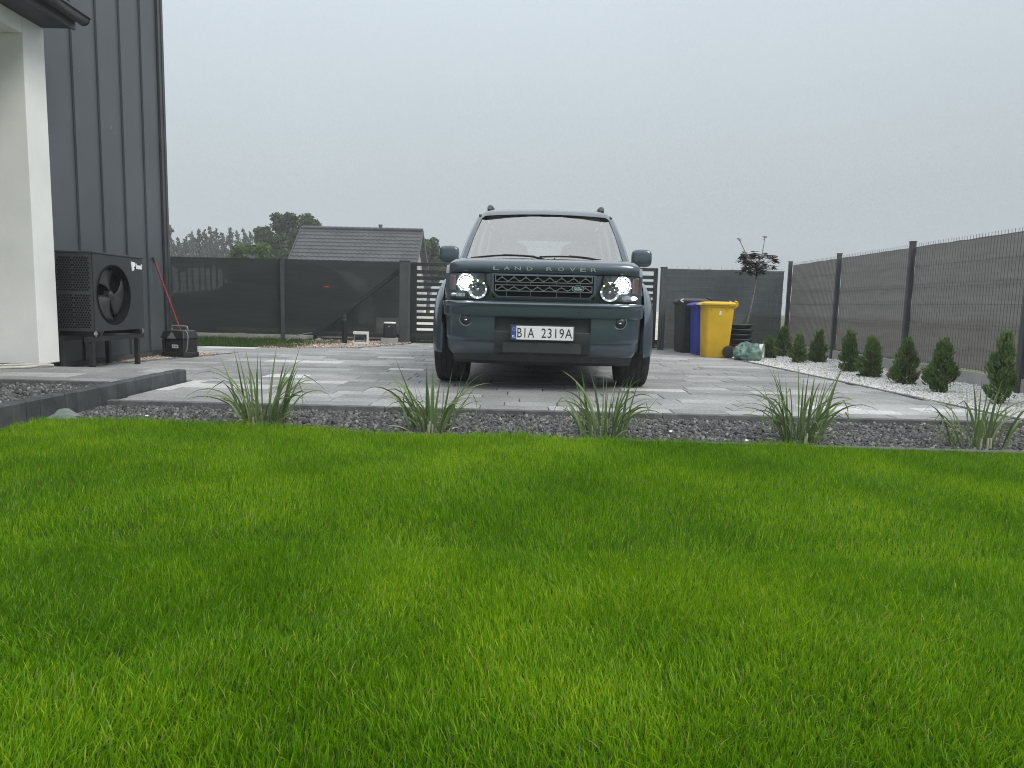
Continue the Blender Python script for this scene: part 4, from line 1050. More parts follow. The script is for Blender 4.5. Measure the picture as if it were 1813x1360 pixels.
broad('oak_tree', 'large dark round-crowned oak rising behind the tiled roof', (-28.2, 90, -0.14), cs, rr, 30000, 0.27, M['oak_leaf'], 31, ([(0, 0, 0), (0.2, 0, 4), (-.2, 0, 8), (0, 0, 10)], [0.5, 0.4, 0.2, 0.06]), [([(0.1, 0, 3.5), (2, .3, 6), (3.3, .5, 8)], [.25, .15, .05]), ([(0, 0, 3.2), (-2, -.3, 5.5), (-3.4, -.4, 7.5)], [.25, .15, .05]), ([(0, 0, 5), (1, -1, 8), (1.2, -1.4, 10)], [.18, .1, .03])])
cs, rr = [], []
for k in range(22):
    a = r.uniform(0, 2 * PI); f = r.random() ** .5; cs.append((math.cos(a) * f * 2.3, math.sin(a) * f * 1.8, r.uniform(2.0, 5.3 - 1.5 * f * f))); q = r.uniform(.5, .9); rr.append((q, q, q * .8))
broad('bushy_tree', 'light green rounded bushy tree in front of the pine row', (-22.4, 60, -0.14), cs, rr, 9000, 0.19, M['bush_leaf'], 33, ([(0, 0, 0), (0, 0, 2), (0.2, 0, 4)], [0.2, 0.15, 0.05]))
cs, rr = [], []
for k in range(26):
    a = r.uniform(0, 2 * PI); f = r.random() ** .5; zz = r.uniform(2.5, 7.0); mw = 2.0 * math.sqrt(max(.05, 1 - ((zz - 4.4) / 3.2) ** 2)); cs.append((math.cos(a) * f * mw, math.sin(a) * f * mw, zz)); q = r.uniform(.4, .75); rr.append((q, q, q))
broad('leafy_tree', 'airy leafy tree between the tiled roof and the car mirror', (-8.55, 70, -0.14), cs, rr, 7000, 0.24, M['oak_leaf'], 35, ([(0, 0, 0), (0.1, 0, 3), (0, 0, 6.5)], [0.2, 0.14, 0.04]), k=0.68)
cs, rr = [], []
for k in range(30):
    a = r.uniform(-1, 1); cs.append((a * 3.2, r.uniform(-1, 1), r.uniform(3.0, 6.4 - 1.6 * a * a))); q = r.uniform(.6, 1.0); rr.append((q, q, q * .8))
broad('leafy_tree', 'darker spreading tree below the oak, left of the tiled roof', (-23.3, 78, -0.14), cs, rr, 8000, 0.28, M['oak_leaf'], 36, ([(0, 0, 0), (0.1, 0, 3), (0, 0, 5)], [0.25, 0.18, 0.05]))

# ================================================================== PARKED CAR (front bumper plane at local y = 0, bonnet towards the camera)
M['paint'] = mat('car_paint', (0.052, 0.076, 0.098), (0.055, 0.080, 0.103), rough=0.28, metal=0.35, spec=0.5, coat=1.0, scale=60)
M['trim'] = mat('black_trim', (0.024, 0.028, 0.030), (0.032, 0.036, 0.038), rough=0.5, scale=20)
M['rubber'] = mat('tyre_rubber', (0.014, 0.014, 0.015), (0.026, 0.026, 0.026), rough=0.85, scale=30)
M['under'] = mat('underbody', (0.006, 0.006, 0.006), rough=0.9)
M['grille_metal'] = mat('grille_metal', (0.20, 0.225, 0.235), rough=0.38, metal=0.6)
M['chrome'] = mat('chrome', (0.75, 0.77, 0.78), rough=0.12, metal=1.0)
M['rim_metal'] = mat('alloy', (0.32, 0.33, 0.34), rough=0.3, metal=0.9)
M['lamp_dark'] = mat('lamp_housing', (0.035, 0.04, 0.045), rough=0.35, metal=0.3)
M['lens'] = glass('lamp_lens', (0.93, 0.95, 0.96), 0.03, 0.01)
M['xenon'] = emit('xenon_bulb', (0.93, 0.97, 1.0), 14.0)
M['led'] = emit('led', (0.85, 0.95, 1.0), 5.0)
M['amber'] = mat('indicator_lens', (0.11, 0.08, 0.08), rough=0.25, spec=0.6)
M['windscreen'] = glass('windscreen_glass', (0.50, 0.60, 0.61), 0.33, 0.015)
M['side_glass'] = glass('side_glass', (0.40, 0.46, 0.46), 0.05, 0.01)
M['seat_cloth'] = mat('seat_leather', (0.13, 0.125, 0.115), (0.17, 0.165, 0.15), rough=0.6, scale=9)
M['dash'] = mat('dashboard', (0.05, 0.05, 0.05), rough=0.7)
M['headliner'] = mat('headliner', (0.36, 0.35, 0.33), rough=0.9)
M['plate_white'] = mat('plate_white', (0.76, 0.77, 0.78), rough=0.4)
M['plate_blue'] = mat('plate_blue', (0.02, 0.075, 0.32), rough=0.4)
M['badge_green'] = mat('badge_green', (0.004, 0.06, 0.03), rough=0.3)
M['letter_grey'] = mat('letter_grey', (0.34, 0.36, 0.37), rough=0.35, metal=0.5)
M['red_lens'] = mat('red_lens', (0.30, 0.008, 0.008), rough=0.2, spec=0.6)

car = thing('parked_car', 'dark blue-green four-wheel-drive car with headlights lit on the paving', 'car', (0.243, 5.87, 0.0), -math.radians(2.3))
PLAN = [(-0.93, 0.62), (-0.905, 0.42), (-0.865, 0.24), (-0.825, 0.135), (-0.76, 0.075), (-0.62, 0.04), (-0.45, 0.02), (-0.22, 0.005), (0, 0), (0.22, 0.005), (0.45, 0.02), (0.62, 0.04), (0.76, 0.075), (0.825, 0.135), (0.865, 0.24), (0.905, 0.42), (0.93, 0.62)]
def plan_y(x):
    return float(np.interp(abs(x), [0, .22, .45, .62, .76, .825], [0, .005, .02, .04, .075, .135]))
def wrap(profile, plan, smooth=40, xs=1.0):
    """profile (offset back, z) swept round the plan outline"""
    rows = []
    for off, z in profile:
        rows.append([(px * xs - math.copysign(off * max(0.0, abs(px) - 0.76) / 0.17, px) if abs(px) > 0.76 else px * xs, py + off * (1.0 if abs(px) < 0.8 else 0.6), z) for px, py in plan])
    return rows
HWK = ([0, .2, .45, .85, 1.6, 3.6, 4.3, 4.8], [.80, .85, .895, .925, .938, .938, .915, .87])
def hw(y): return float(np.interp(y, *HWK))
# --- lower body shell with wheel arches
def arc(c, r, a0, a1, n): return [(c + r * math.cos(a), 0.375 + r * math.sin(a)) for a in np.linspace(a0, a1, n)]
AX1, AX2, RA = 0.88, 3.765, 0.435
lo = 0.36
aL = math.asin((lo - 0.375) / RA)
prof = [(0.20, lo), (0.20, 1.0), (0.30, 1.075), (0.8, 1.10), (1.45, 1.125), (4.66, 1.16), (4.74, 1.1), (4.80, .62), (4.72, lo + .04)]
prof += arc(AX2, RA, aL, PI - aL, 13) + arc(AX1, RA, aL, PI - aL, 13)
rows = []
SL = [-1.0, -0.992, -0.96, -0.85, -0.5, 0, 0.5, 0.85, 0.96, 0.992, 1.0]
for s in SL:
    row = []
    for (y, z) in prof:
        w = hw(y)
        if z > 0.9: w -= 0.035 * ((z - 0.9) / 0.26) ** 1.5
        if z < 0.6: w -= 0.03 * ((0.6 - z) / 0.25)
        row.append((s * w, y, z))
    rows.append(row)
b = MB(); b.grid(rows, closed=True); n_ = len(prof)
b.add(rows[0], [tuple(range(n_))]); b.add(rows[-1], [tuple(range(n_ - 1, -1, -1))])
b.build('body', M['paint'], car, smooth=35)
# --- bonnet: clamshell with an upright front edge carrying the letters
HP = [(0.088, 1.006), (0.080, 1.012), (0.074, 1.03), (0.072, 1.055), (0.076, 1.078), (0.088, 1.097), (0.11, 1.112), (0.15, 1.122), (0.22, 1.130), (0.40, 1.145), (0.70, 1.165), (1.05, 1.183), (1.36, 1.194), (1.50, 1.196)]
def bonnet_w(y): return float(np.interp(y, [.07, .12, .25, .5, .9, 1.5], [.812, .818, .845, .875, .885, .872]))
ss = [-1.0, -0.998, -0.985, -0.96, -0.92, -0.86, -0.78, -0.62, -0.42, -0.2, 0, .2, .42, .62, .78, .86, .92, .96, .985, .998, 1.0]
rows = []
for (y, z) in HP:
    row = []
    for s in ss:
        a = abs(s); x = s * bonnet_w(y); yo = 0.9 * plan_y(min(abs(s) * .815, .825)) if y < 0.3 else 0.9 * plan_y(min(a * .815, .825)) * max(0, 1 - (y - .3) / .6)
        yy = y + yo
        ridge = 0.006 * math.exp(-((a - .62) / .07) ** 2) * min(1, max(0, (y - .2) / .3))       # raised bonnet edges
        dz = -0.055 * max(0, (a - 0.86) / 0.14) ** 2.4 * (1 if y > 0.09 else .3)
        zz = z + ridge + dz
        if a == 1.0: zz = min(zz, 1.01)
        row.append((x, yy, zz))
    rows.append(row)
MB().grid(rows).build('bonnet', M['paint'], car, smooth=38)
for i, (ch, xx) in enumerate(zip('LANDROVER', (-.397, -.305, -.212, -.113, .052, .150, .245, .335, .425))):
    text_mb('bonnet_letter', ch, M['letter_grey'], car, (xx - .008, plan_y(xx) * .9 + 0.0705, 1.047), 0.050, 0.031, 0.003, bold=0.012)
# --- front panel between bonnet and bumper
b = MB(); rows = []
for (off, z) in ((0.105, 0.755), (0.098, 0.80), (0.095, 0.9), (0.098, 1.0)):
    rows.append([(px, plan_y(px) + off, z) for px in np.linspace(-0.815, 0.815, 19)])
b.grid(rows); b.build('front_panel', M['paint'], car, smooth=40)
# --- grille
GZ0, GZ1 = 0.792, 1.0
fr_out = [(-.442, GZ1), (-.442, .845), (-.395, GZ0), (.395, GZ0), (.442, .845), (.442, GZ1)]
fr_in = [(-.418, GZ1 - .008), (-.418, .852), (-.382, GZ0 + .022), (.382, GZ0 + .022), (.418, .852), (.418, GZ1 - .008)]
b = MB()
P2 = lambda p, y: (p[0], y + plan_y(p[0]), p[1])
n6 = 6
vs = [P2(p, .050) for p in fr_out] + [P2(p, .046) for p in fr_in] + [P2(p, .10) for p in fr_out] + [P2(p, .10) for p in fr_in]
fs = []
for i in range(n6):
    j = (i + 1) % n6
    fs += [(i, j, 6 + j, 6 + i), (i, 12 + i, 12 + j, j), (6 + i, 6 + j, 18 + j, 18 + i)]
b.add(vs, fs); b.build('grille_frame', M['paint'], car, bevel=0.004)
b = MB(); b.grid([[(x, plan_y(x) + .088, GZ0 + .01) for x in np.linspace(-.43, .43, 9)], [(x, plan_y(x) + .088, GZ1) for x in np.linspace(-.43, .43, 9)]]); b.build('grille_back', M['under'], car)
for (za, zb) in ((.932, .988), (.858, .908)):
    b = MB(); ncell = 8; w = .80 / ncell; y_ = .052; T = .0065
    def pt(x, z): return (x, plan_y(x) + y_, z)
    for zz in (za, zb):
        for k in range(8): b.bar(pt(-.405 + .10125 * k, zz), pt(-.405 + .10125 * (k + 1), zz), .022, T)
    for xx in (-.405, .405): b.bar(pt(xx, za), pt(xx, zb), T, .022, up=(0, 1, 0))
    zm = za + (zb - za) * 0.42; am = (zb - za) * 0.20
    nodes = []
    for k in range(ncell * 2 + 1):
        x = -.40 + .80 * k / (ncell * 2); up_ = k % 2
        nodes.append((x, zm + (am if up_ else -am), up_))
    for p_, q_ in zip(nodes[:-1], nodes[1:]):
        # flattened honeycomb: sloping links joined by short flats
        dx = (q_[0] - p_[0])
        a1 = (p_[0] + dx * .22, p_[1]); a2 = (q_[0] - dx * .22, q_[1])
        b.bar(pt(p_[0], p_[1]), pt(*a1), .02, T); b.bar(pt(*a1), pt(*a2), .02, T); b.bar(pt(*a2), pt(q_[0], q_[1]), .02, T)
    for x, z, up_ in nodes[1:-1]:
        b.bar(pt(x, z), pt(x, zb if up_ else za), T * 1.2, .02, up=(0, 1, 0))
    b.build('grille_mesh', M['grille_metal'], car)
for xx in (-.31, -.11, .11, .31):
    for (za, zb) in ((.912, .928), (.815, .853)):
        b = MB(); b.bar((xx, plan_y(xx) + .07, za), (xx, plan_y(xx) + .07, zb), .004, .02, up=(0, 1, 0)); b.build('grille_divider', M['grille_metal'], car)
bx, bz = .287, .887
bd = MB(); bd.lathe([(0.0, -.006), (.036, -.006), (.043, .0), (.043, .01)], (0, 0, 0), 'Y', 28)
bo = bd.build('badge', M['badge_green'], car, smooth=30); bo.scale = (1.15, 1, .62); bo.location = (bx, plan_y(bx) + .040, bz)
rg = MB(); rg.torus((0, 0, 0), .0435, .003, 'Y', 32, 6); ro = rg.build('badge_ring', M['chrome'], bo, smooth=60); ro.location = (0, -.004, 0)
text_mb('badge_lettering', 'LAND-', M['plate_white'], bo, (-.004, -.0075, .012), .050, .016, .001, bold=.01)
text_mb('badge_lettering', '-ROVER', M['plate_white'], bo, (.002, -.0075, -.013), .058, .016, .001, bold=.01)
# --- headlights
def headlight(sx):
    X = lambda v: sx * v
    cx, cz_, R = .555, .866, .083
    poly = [(.815, 1.0), (.505, 1.0), (.495, .935)]
    poly += [(cx + R * math.cos(a), cz_ + R * math.sin(a)) for a in np.linspace(math.radians(128), math.radians(290), 10)]
    poly += [(.64, .790), (.805, .785)]
    h = MB()
    back = [(X(x), plan_y(x) + .085, z) for x, z in poly]; frt = [(X(x), plan_y(x) + .032, z) for x, z in poly]
    n = len(poly)
    h.add(back, [tuple(range(n))]); h.add(back + frt, [(i, (i + 1) % n, n + (i + 1) % n, n + i) for i in range(n)])
    ho = h.build('headlight', M['lamp_dark'], car)
    # xenon lamp with its ring
    xx, xz = .662, .922; ya = plan_y(xx)
    r1 = MB(); r1.torus((X(xx), ya + .055, xz), .070, .008, 'Y', 36, 8); r1.torus((X(xx), ya + .06, xz), .051, .005, 'Y', 30, 8); r1.build('lamp_ring', M['chrome'], ho, smooth=60)
    pj = MB(); pj.ball((X(xx), ya + .055, xz), (.036, .022, .036), 18, 10); pj.build('projector', M['xenon'], ho, smooth=60)
    # high beam with its ring
    yb = plan_y(cx)
    r2 = MB(); r2.lathe([(.078, .032), (.082, .028), (.080, .022), (.064, .026), (.058, .04)], (X(cx), yb, cz_), 'Y', 36); r2.build('lamp_ring', M['chrome'], ho, smooth=40)
    rf = MB(); rf.lathe([(.058, .038), (.048, .062), (.03, .078), (.0, .082)], (X(cx), yb, cz_), 'Y', 28); rf.build('reflector', M['rim_metal'], ho, smooth=50)
    bu = MB(); bu.ball((X(cx), yb + .052, cz_), (.014, .02, .014), 10, 6); bu.build('bulb', M['chrome'], ho, smooth=60)
    l = MB()
    for k in range(8):
        a = 2 * PI * k / 8 + .39 * 0
        l.ball((X(cx + .071 * math.cos(a)), yb + .022, cz_ + .071 * math.sin(a)), .0062, 8, 5)
    for k in range(7):
        a = math.radians(75 + 45 * k)
        l.ball((X(xx + .070 * math.cos(a)), ya + .045, xz + .070 * math.sin(a)), .0062, 8, 5)
    tag(l.build('led', M['led'], ho, smooth=60), kind='stuff')
    am = MB(); am.box(min(X(.752), X(.806)), max(X(.752), X(.806)), plan_y(.78) + .045, plan_y(.78) + .075, .855, .985); am.build('indicator', M['amber'], ho, bevel=.006)
    sd_ = MB(); sd_.ball((X(.765), plan_y(.765) + .045, .818), (.028, .015, .016), 14, 8); sd_.build('side_lamp', M['led'] if sx > 0 else M['chrome'], ho, smooth=60)
    bl = MB()
    for k in range(7): bl.box(min(X(.665 + .011 * k), X(.673 + .011 * k)), max(X(.665 + .011 * k), X(.673 + .011 * k)), plan_y(.7) + .04, plan_y(.7) + .06, .803, .833)
    bl.build('ribbed_reflector', M['chrome'], ho)
    ln = MB(); ln.add([(X(x), plan_y(x) + .028, z) for x, z in poly], [tuple(range(n))]); ln.build('lens', M['lens'], ho)
headlight(-1); headlight(1)
# --- bumper
BP = [(0.075, .775), (0.03, .772), (0.004, .762), (-0.006, .748), (-.004, .738), (.004, .732), (.006, .71), (.006, .665), (.010, .648), (.028, .636)]
MB().grid(wrap(BP, PLAN)).build('bumper_upper', M['paint'], car, smooth=35)
BL = [(.030, .636), (.033, .55), (.034, .47), (.038, .445), (.055, .43), (.060, .38), (.085, .335), (.13, .31)]
# lower bumper, open in the middle for the recess
pl_l = [p for p in PLAN if p[0] < -.40] + [(-.405, .017)]; pl_r = [(.405, .017)] + [p for p in PLAN if p[0] > .40]
MB().grid(wrap(BL, pl_l)).build('bumper_corner', M['paint'], car, smooth=35)
MB().grid(wrap(BL, pl_r)).build('bumper_corner', M['paint'], car, smooth=35)
b = MB(); b.grid([[(x, plan_y(x) + o_, z) for x in np.linspace(-.406, .406, 9)] for o_, z in ((.03, .636), (.075, .628), (.085, .6), (.075, .53), (.045, .522), (.036, .512), (.034, .44), (.05, .40), (.085, .335), (.13, .31))])
b.add([(-.405, .017 + .03, .636), (-.405, .10, .628), (-.405, .10, .50), (-.405, .05, .512)], [(0, 1, 2, 3)]); b.add([(.405, .017 + .03, .636), (.405, .10, .628), (.405, .10, .50), (.405, .05, .512)], [(3, 2, 1, 0)])
b.build('bumper_centre', M['trim'], car, smooth=30)
b = MB(); b.grid([[(x, plan_y(x) + .036, z) for x in np.linspace(-.33, .33, 7)] for z in (.345, .43)]); b.build('tow_cover', M['trim'], car, solid=.012)
b = MB(); b.grid([[(x * .97, plan_y(min(abs(x), .8)) + o_, z) for x in np.linspace(-.80, .80, 13)] for o_, z in ((.12, .315), (.15, .26), (.24, .225), (.5, .215))]); b.build('skid_plate', M['trim'], car, smooth=30)
for sx in (-1, 1):
    xx = .650; yy = plan_y(xx)
    f = MB(); f.torus((sx * xx, yy + .027, .612), .055, .005, 'Y', 32, 8); fo = f.build('fog_lamp', M['grille_metal'], car, smooth=60)
    f = MB(); f.lathe([(.050, .03), (.036, .022), (.034, .02), (.02, .014), (.0, .012)], (sx * xx, yy, .612), 'Y', 24); f.build('lens', M['lamp_dark'], fo, smooth=40)
    f = MB(); f.ball((sx * xx, yy + .012, .607), (.014, .008, .007), 12, 6); f.build('bulb', M['chrome'], fo, smooth=60)
for xx in (-.56, -.30, .30, .56):
    f = MB(); f.lathe([(.0, -.003), (.010, -.003), (.012, .003)], (xx, plan_y(xx) + .008, .69), 'Y', 14); f.build('parking_sensor', M['trim'], car, smooth=40)
# --- number plate
np_ = MB(); np_.box(-.272, .272, .012, .022, .446, .578); npo = np_.build('number_plate', M['trim'], car, bevel=.004)
q = MB(); q.box(-.260 + .042, .260, .0075, .0118, .4545, .5685); q.build('plate_board', M['plate_white'], npo, bevel=.001)
q = MB(); q.box(-.260, -.2185, .0075, .0118, .4545, .5685); q.build('plate_band', M['plate_blue'], npo, bevel=.001)
text_mb('plate_lettering', 'BIA', M['ink'], npo, (-.138, .0068, .5115), .142, .080, .0006, bold=.004, spacing=1.35)
text_mb('plate_lettering', '2319A', M['ink'], npo, (.122, .0068, .5115), .258, .080, .0006, bold=.004, spacing=1.12)
text_mb('plate_lettering', 'PL', M['white_print'], npo, (-.239, .0068, .480), .024, .020, .0006, bold=.02)
q = MB()
for k in range(12):
    a = 2 * PI * k / 12; q.disc((-.239 + .013 * math.cos(a), .0070, .540 + .013 * math.sin(a)), .0022, 'Y', 5)
M['star'] = mat('plate_stars', (.75, .6, .08), rough=.5)
q.build('plate_stars', M['star'], npo)
q = MB(); q.prism([(-.040 + .007 * math.cos(a), .508 + .012 * math.copysign(abs(math.sin(a)) ** .6, math.sin(a))) for a in np.linspace(0, 2 * PI, 17)[:-1]], .0062, .0074, 'Y'); q.build('plate_sticker', M['white_print'], npo)
# --- wheel arch flares
for sx in (-1, 1):
    for ay in (AX1, AX2):
        rows = []
        for a in np.linspace(math.radians(-6), math.radians(186), 25):
            row = []
            for (r_, x_) in ((.425, .90), (.428, .985), (.440, .998), (.465, 1.0), (.50, .992), (.545, .968), (.60, .935), (.63, .90)):
                zz = .375 + r_ * math.sin(a); yy = ay + r_ * math.cos(a)
                x2 = x_ - .02 * (1 - max(0, math.sin(a)))
                if zz > .93: x2 = min(x2, .99 - .6 * (zz - .93))
                row.append((sx * x2, yy, zz))
            rows.append(row)
        MB().grid(rows).build('wheel_arch', M['paint'], car, smooth=45)
# --- wheels
def wheel(cx_, cy_, sx):
    R, W = .382, .285; nseg = 84
    profile = [(.255, -W * .42), (.30, -W * .49), (.345, -W * .5), (.368, -W * .47), (.378, -W * .42)]
    tread = []
    cuts = [-.40, -.27, -.245, -.11, -.085, .085, .11, .245, .27, .40]
    for i, c in enumerate(cuts):
        tread.append((R, c * W)); 
        if i in (1, 3, 5, 7): tread += [(R - .009, c * W + .003), (R - .009, cuts[i + 1] * W - .003)]
    prof_ = profile + tread + [(r, -h) for r, h in reversed(profile)]
    rows = []
    for k in range(nseg):
        a = 2 * PI * k / nseg; row = []
        for r, h in prof_:
            rr = r
            if r > .37 and abs(h) > .24 * W and k % 3 == 0: rr -= .008
            if r > .37 and abs(h) <= .24 * W and (k + 1) % 4 == 0: rr -= .004
            row.append((cx_ + h, cy_ + rr * math.cos(a), .378 + rr * math.sin(a)))
        rows.append(row)
    rows.append(rows[0])
    t = MB().grid(rows).build('wheel', M['rubber'], car, smooth=25)
    rm = MB(); rm.lathe([(.255, -.11), (.262, -.12), (.262, .12), (.255, .125), (.245, .115), (.235, .02), (.05, .0)], (cx_, cy_, .378), 'X', 40); rm.build('rim', M['rim_metal'], t, smooth=35)
    sp = MB()
    for k in range(7):
        a = 2 * PI * k / 7
        sp.bar((cx_ + sx * .10, cy_ + .05 * math.cos(a), .378 + .05 * math.sin(a)), (cx_ + sx * .115, cy_ + .245 * math.cos(a), .378 + .245 * math.sin(a)), .045, .02, up=(1, 0, 0))
    sp.lathe([(.0, .0), (.06, .0), (.065, -.02)], (cx_ + sx * .115, cy_, .378), 'X', 20); sp.build('spoke', M['rim_metal'], t, smooth=30)
for ay in (AX1, AX2):
    for sx in (-1, 1): wheel(sx * .848, ay, sx)
b = MB(); b.box(-.70, .70, .30, 4.60, .24, .46); b.box(-.70, .70, AX1 - .05, AX1 + .05, .28, .36); b.box(-.70, .70, AX2 - .06, AX2 + .06, .26, .38); b.build('undercarriage', M['under'], car)
b = MB()
for sx in (-1, 1):
    for ay in (AX1, AX2): b.box(min(sx * .70, sx * .55), max(sx * .70, sx * .55), ay - .42, ay + .42, .46, .82)
b.build('wheel_well', M['under'], car)
# --- upper body: windscreen, pillars, roof, side glass
def ws_pt(s, f):
    wb, wt = .845, .735
    xb, yb, zb = s * wb, 1.40 + .20 * s * s, 1.185 + .005 * (1 - s * s)
    xt, yt, zt = s * wt, 2.20 + .11 * s * s, 1.752 - .035 * s * s
    bow = .02 * math.sin(PI * f)
    return (xb + (xt - xb) * f, yb + (yt - yb) * f - bow, zb + (zt - zb) * f + bow)
MB().grid([[ws_pt(s, f) for s in np.linspace(-1, 1, 17)] for f in np.linspace(0, 1, 9)]).build('windscreen', M['windscreen'], car, smooth=60)
b = MB()
for f0, f1, w in ((.0, .035, 0),): b.grid([[ws_pt(s, f) for s in np.linspace(-.99, .99, 17)] for f in (0, .05)])
o_ = b.build('windscreen_frit', M['under'], car); o_.location = (0, -.006, -.003)
b = MB(); b.grid([[(s * .86, 1.30 + .16 * s * s + dy, 1.175 + dz) for s in np.linspace(-1, 1, 15)] for dy, dz in ((0, .0), (.06, .012), (.14, .008))]); b.build('scuttle', M['trim'], car, smooth=40)
# roof skin
def roof_pt(s, y):
    w = float(np.interp(y, [2.18, 2.5, 3.2, 4.2, 4.62], [.745, .742, .735, .72, .69]))
    zc = float(np.interp(y, [2.18, 2.22, 2.30, 2.45, 2.7, 3.05, 3.25, 4.2, 4.62], [1.758, 1.79, 1.825, 1.853, 1.868, 1.874, 1.888, 1.88, 1.84]))
    a = abs(s)
    return (s * w, y + .11 * s * s * max(0, 1 - (y - 2.18) / .6), zc - .018 * a ** 2 - .055 * max(0, (a - .9) / .1) ** 2)
ys_ = [2.18, 2.24, 2.30, 2.38, 2.45, 2.58, 2.7, 2.9, 3.05, 3.15, 3.25, 3.6, 4.0, 4.2, 4.45, 4.62]
MB().grid([[roof_pt(s, y) for s in (-1, -.985, -.96, -.92, -.86, -.7, -.4, 0, .4, .7, .86, .92, .96, .985, 1)] for y in ys_]).build('roof', M['paint'], car, smooth=45)
MB().grid([[(roof_pt(s, y)[0], roof_pt(s, y)[1], roof_pt(s, y)[2] - .035) for s in np.linspace(-.97, .97, 9)] for y in ys_]).build('headliner', M['headliner'], car, smooth=60)
for sx in (-1, 1):
    pa, pb_ = ws_pt(sx * 1.0, 0), ws_pt(sx * 1.0, 1)
    rows = []
    for f in np.linspace(0, 1, 9):
        p = Vector(ws_pt(sx, f)); w = .060 - .012 * f
        rows.append([p + Vector((-sx * .012, -.012, .006)), p + Vector((sx * w * .5, -.022, .012)), p + Vector((sx * w, .03, .010)), p + Vector((sx * w, .10, -.01)), p + Vector((-sx * .01, .09, -.02))])
    MB().grid(rows, closed=True).build('front_pillar', M['paint'], car, smooth=40)
    # side: belt at x~.90, roof edge at x~.74
    def sp_(y, f, inset=0.0):
        xb = .897; xt = .752 - .03 * max(0, (y - 4.2) / .45)
        return (sx * (xb + (xt - xb) * f - inset), y, 1.155 + (1.79 - 1.155) * f)
    for (ya, yb, yc, yd) in ((2.62, 2.74, 2.60, 2.70), (3.55, 3.66, 3.50, 3.58), (4.40, 4.72, 4.32, 4.62)):
        b = MB(); b.hexa([sp_(ya, 0), sp_(yb, 0), sp_(yb, 0, .05), sp_(ya, 0, .05), sp_(yc, 1), sp_(yd, 1), sp_(yd, 1, .05), sp_(yc, 1, .05)]); b.build('side_pillar', M['paint'], car, bevel=.006)
    for (ya, yb, yc, yd) in ((1.70, 2.62, 2.38, 2.60), (2.74, 3.55, 2.70, 3.50), (3.66, 4.40, 3.58, 4.32)):
        b = MB(); b.add([sp_(ya, 0, .014), sp_(yb, 0, .014), sp_(yd, .96, .014), sp_(yc, .96, .014)], [(0, 1, 2, 3)]); b.build('side_window', M['side_glass'], car)
    b = MB(); b.bar(sp_(2.46, .955, .006), sp_(4.6, .965, .004), .05, .05); b.build('roof_edge', M['paint'], car, bevel=.012)
    # doors, slightly proud, with handles
    for (ya, yb) in ((1.62, 2.66), (2.69, 3.36)):
        b = MB(); rows = []
        for y in np.linspace(ya, yb, 5):
            rows.append([(sx * (hw(y) + .006 - (.035 * ((z - .9) / .26) ** 1.5 if z > .9 else 0) - (.03 * (.6 - z) / .25 if z < .6 else 0)), y, z) for z in (.45, .6, .75, .9, 1.0, 1.08, 1.15)])
        do = b.grid(rows).build('door', M['paint'], car, smooth=40, solid=.008)
        h = MB(); h.box(min(sx * .93, sx * .962), max(sx * .93, sx * .962), yb - .24, yb - .08, .995, 1.02); h.build('handle', M['paint'], do, bevel=.006)
    # roof rails
    rl = MB(); pts = [(sx * .655, 2.42, 1.82), (sx * .655, 2.50, 1.862), (sx * .655, 2.62, 1.884), (sx * .652, 2.8, 1.898), (sx * .645, 3.6, 1.918), (sx * .635, 4.25, 1.908), (sx * .63, 4.40, 1.85)]
    rl.tube(pts, [.020, .028, .030, .026, .022, .022, .02], 8); rl.build('roof_rail', M['trim'], car, smooth=50)
    # mirrors
    mx_ = -1.0 if sx < 0 else 1.012
    mo = MB(); mo.ball((mx_, 1.58, 1.252), (.106, .062, .092), 20, 14, ex=.55); mob = mo.build('mirror', M['paint'], car, smooth=60)
    a_ = MB(); a_.bar((sx * .865, 1.62, 1.165), (sx * .95, 1.60, 1.195), .06, .045); a_.build('mirror_arm', M['trim'], mob, bevel=.01)
    g_ = MB(); g_.prism([(mx_ + .088 * math.copysign(abs(math.cos(a)) ** .4, math.cos(a)), 1.252 + .075 * math.copysign(abs(math.sin(a)) ** .4, math.sin(a))) for a in np.linspace(0, 2 * PI, 25)[:-1]], 1.638, 1.646, 'Y'); g_.build('mirror_glass', M['chrome'], mob)
# tailgate
b = MB(); b.hexa([(-.86, 4.66, 1.155), (.86, 4.66, 1.155), (.86, 4.74, 1.155), (-.86, 4.74, 1.155), (-.83, 4.665, 1.24), (.83, 4.665, 1.24), (.83, 4.735, 1.24), (-.83, 4.735, 1.24)])
b.hexa([(-.72, 4.60, 1.68), (.72, 4.60, 1.68), (.72, 4.67, 1.68), (-.72, 4.67, 1.68), (-.69, 4.58, 1.82), (.69, 4.58, 1.82), (.69, 4.65, 1.82), (-.69, 4.65, 1.82)])
for sx in (-1, 1): b.hexa([(sx * .84, 4.66, 1.22), (sx * .70, 4.66, 1.22), (sx * .70, 4.73, 1.22), (sx * .84, 4.73, 1.22), (sx * .735, 4.60, 1.72), (sx * .62, 4.60, 1.72), (sx * .62, 4.67, 1.72), (sx * .735, 4.67, 1.72)])
tg = b.build('tailgate', M['paint'], car)
q = MB(); q.add([(-.71, 4.70, 1.23), (.71, 4.70, 1.23), (.63, 4.64, 1.69), (-.63, 4.64, 1.69)], [(0, 1, 2, 3)]); q.build('rear_window', M['windscreen'], tg)
for sx in (-1, 1):
    q = MB(); q.box(min(sx * .74, sx * .885), max(sx * .74, sx * .885), 4.70, 4.815, .72, 1.15); q.build('tail_light', M['red_lens'], car, bevel=.01)
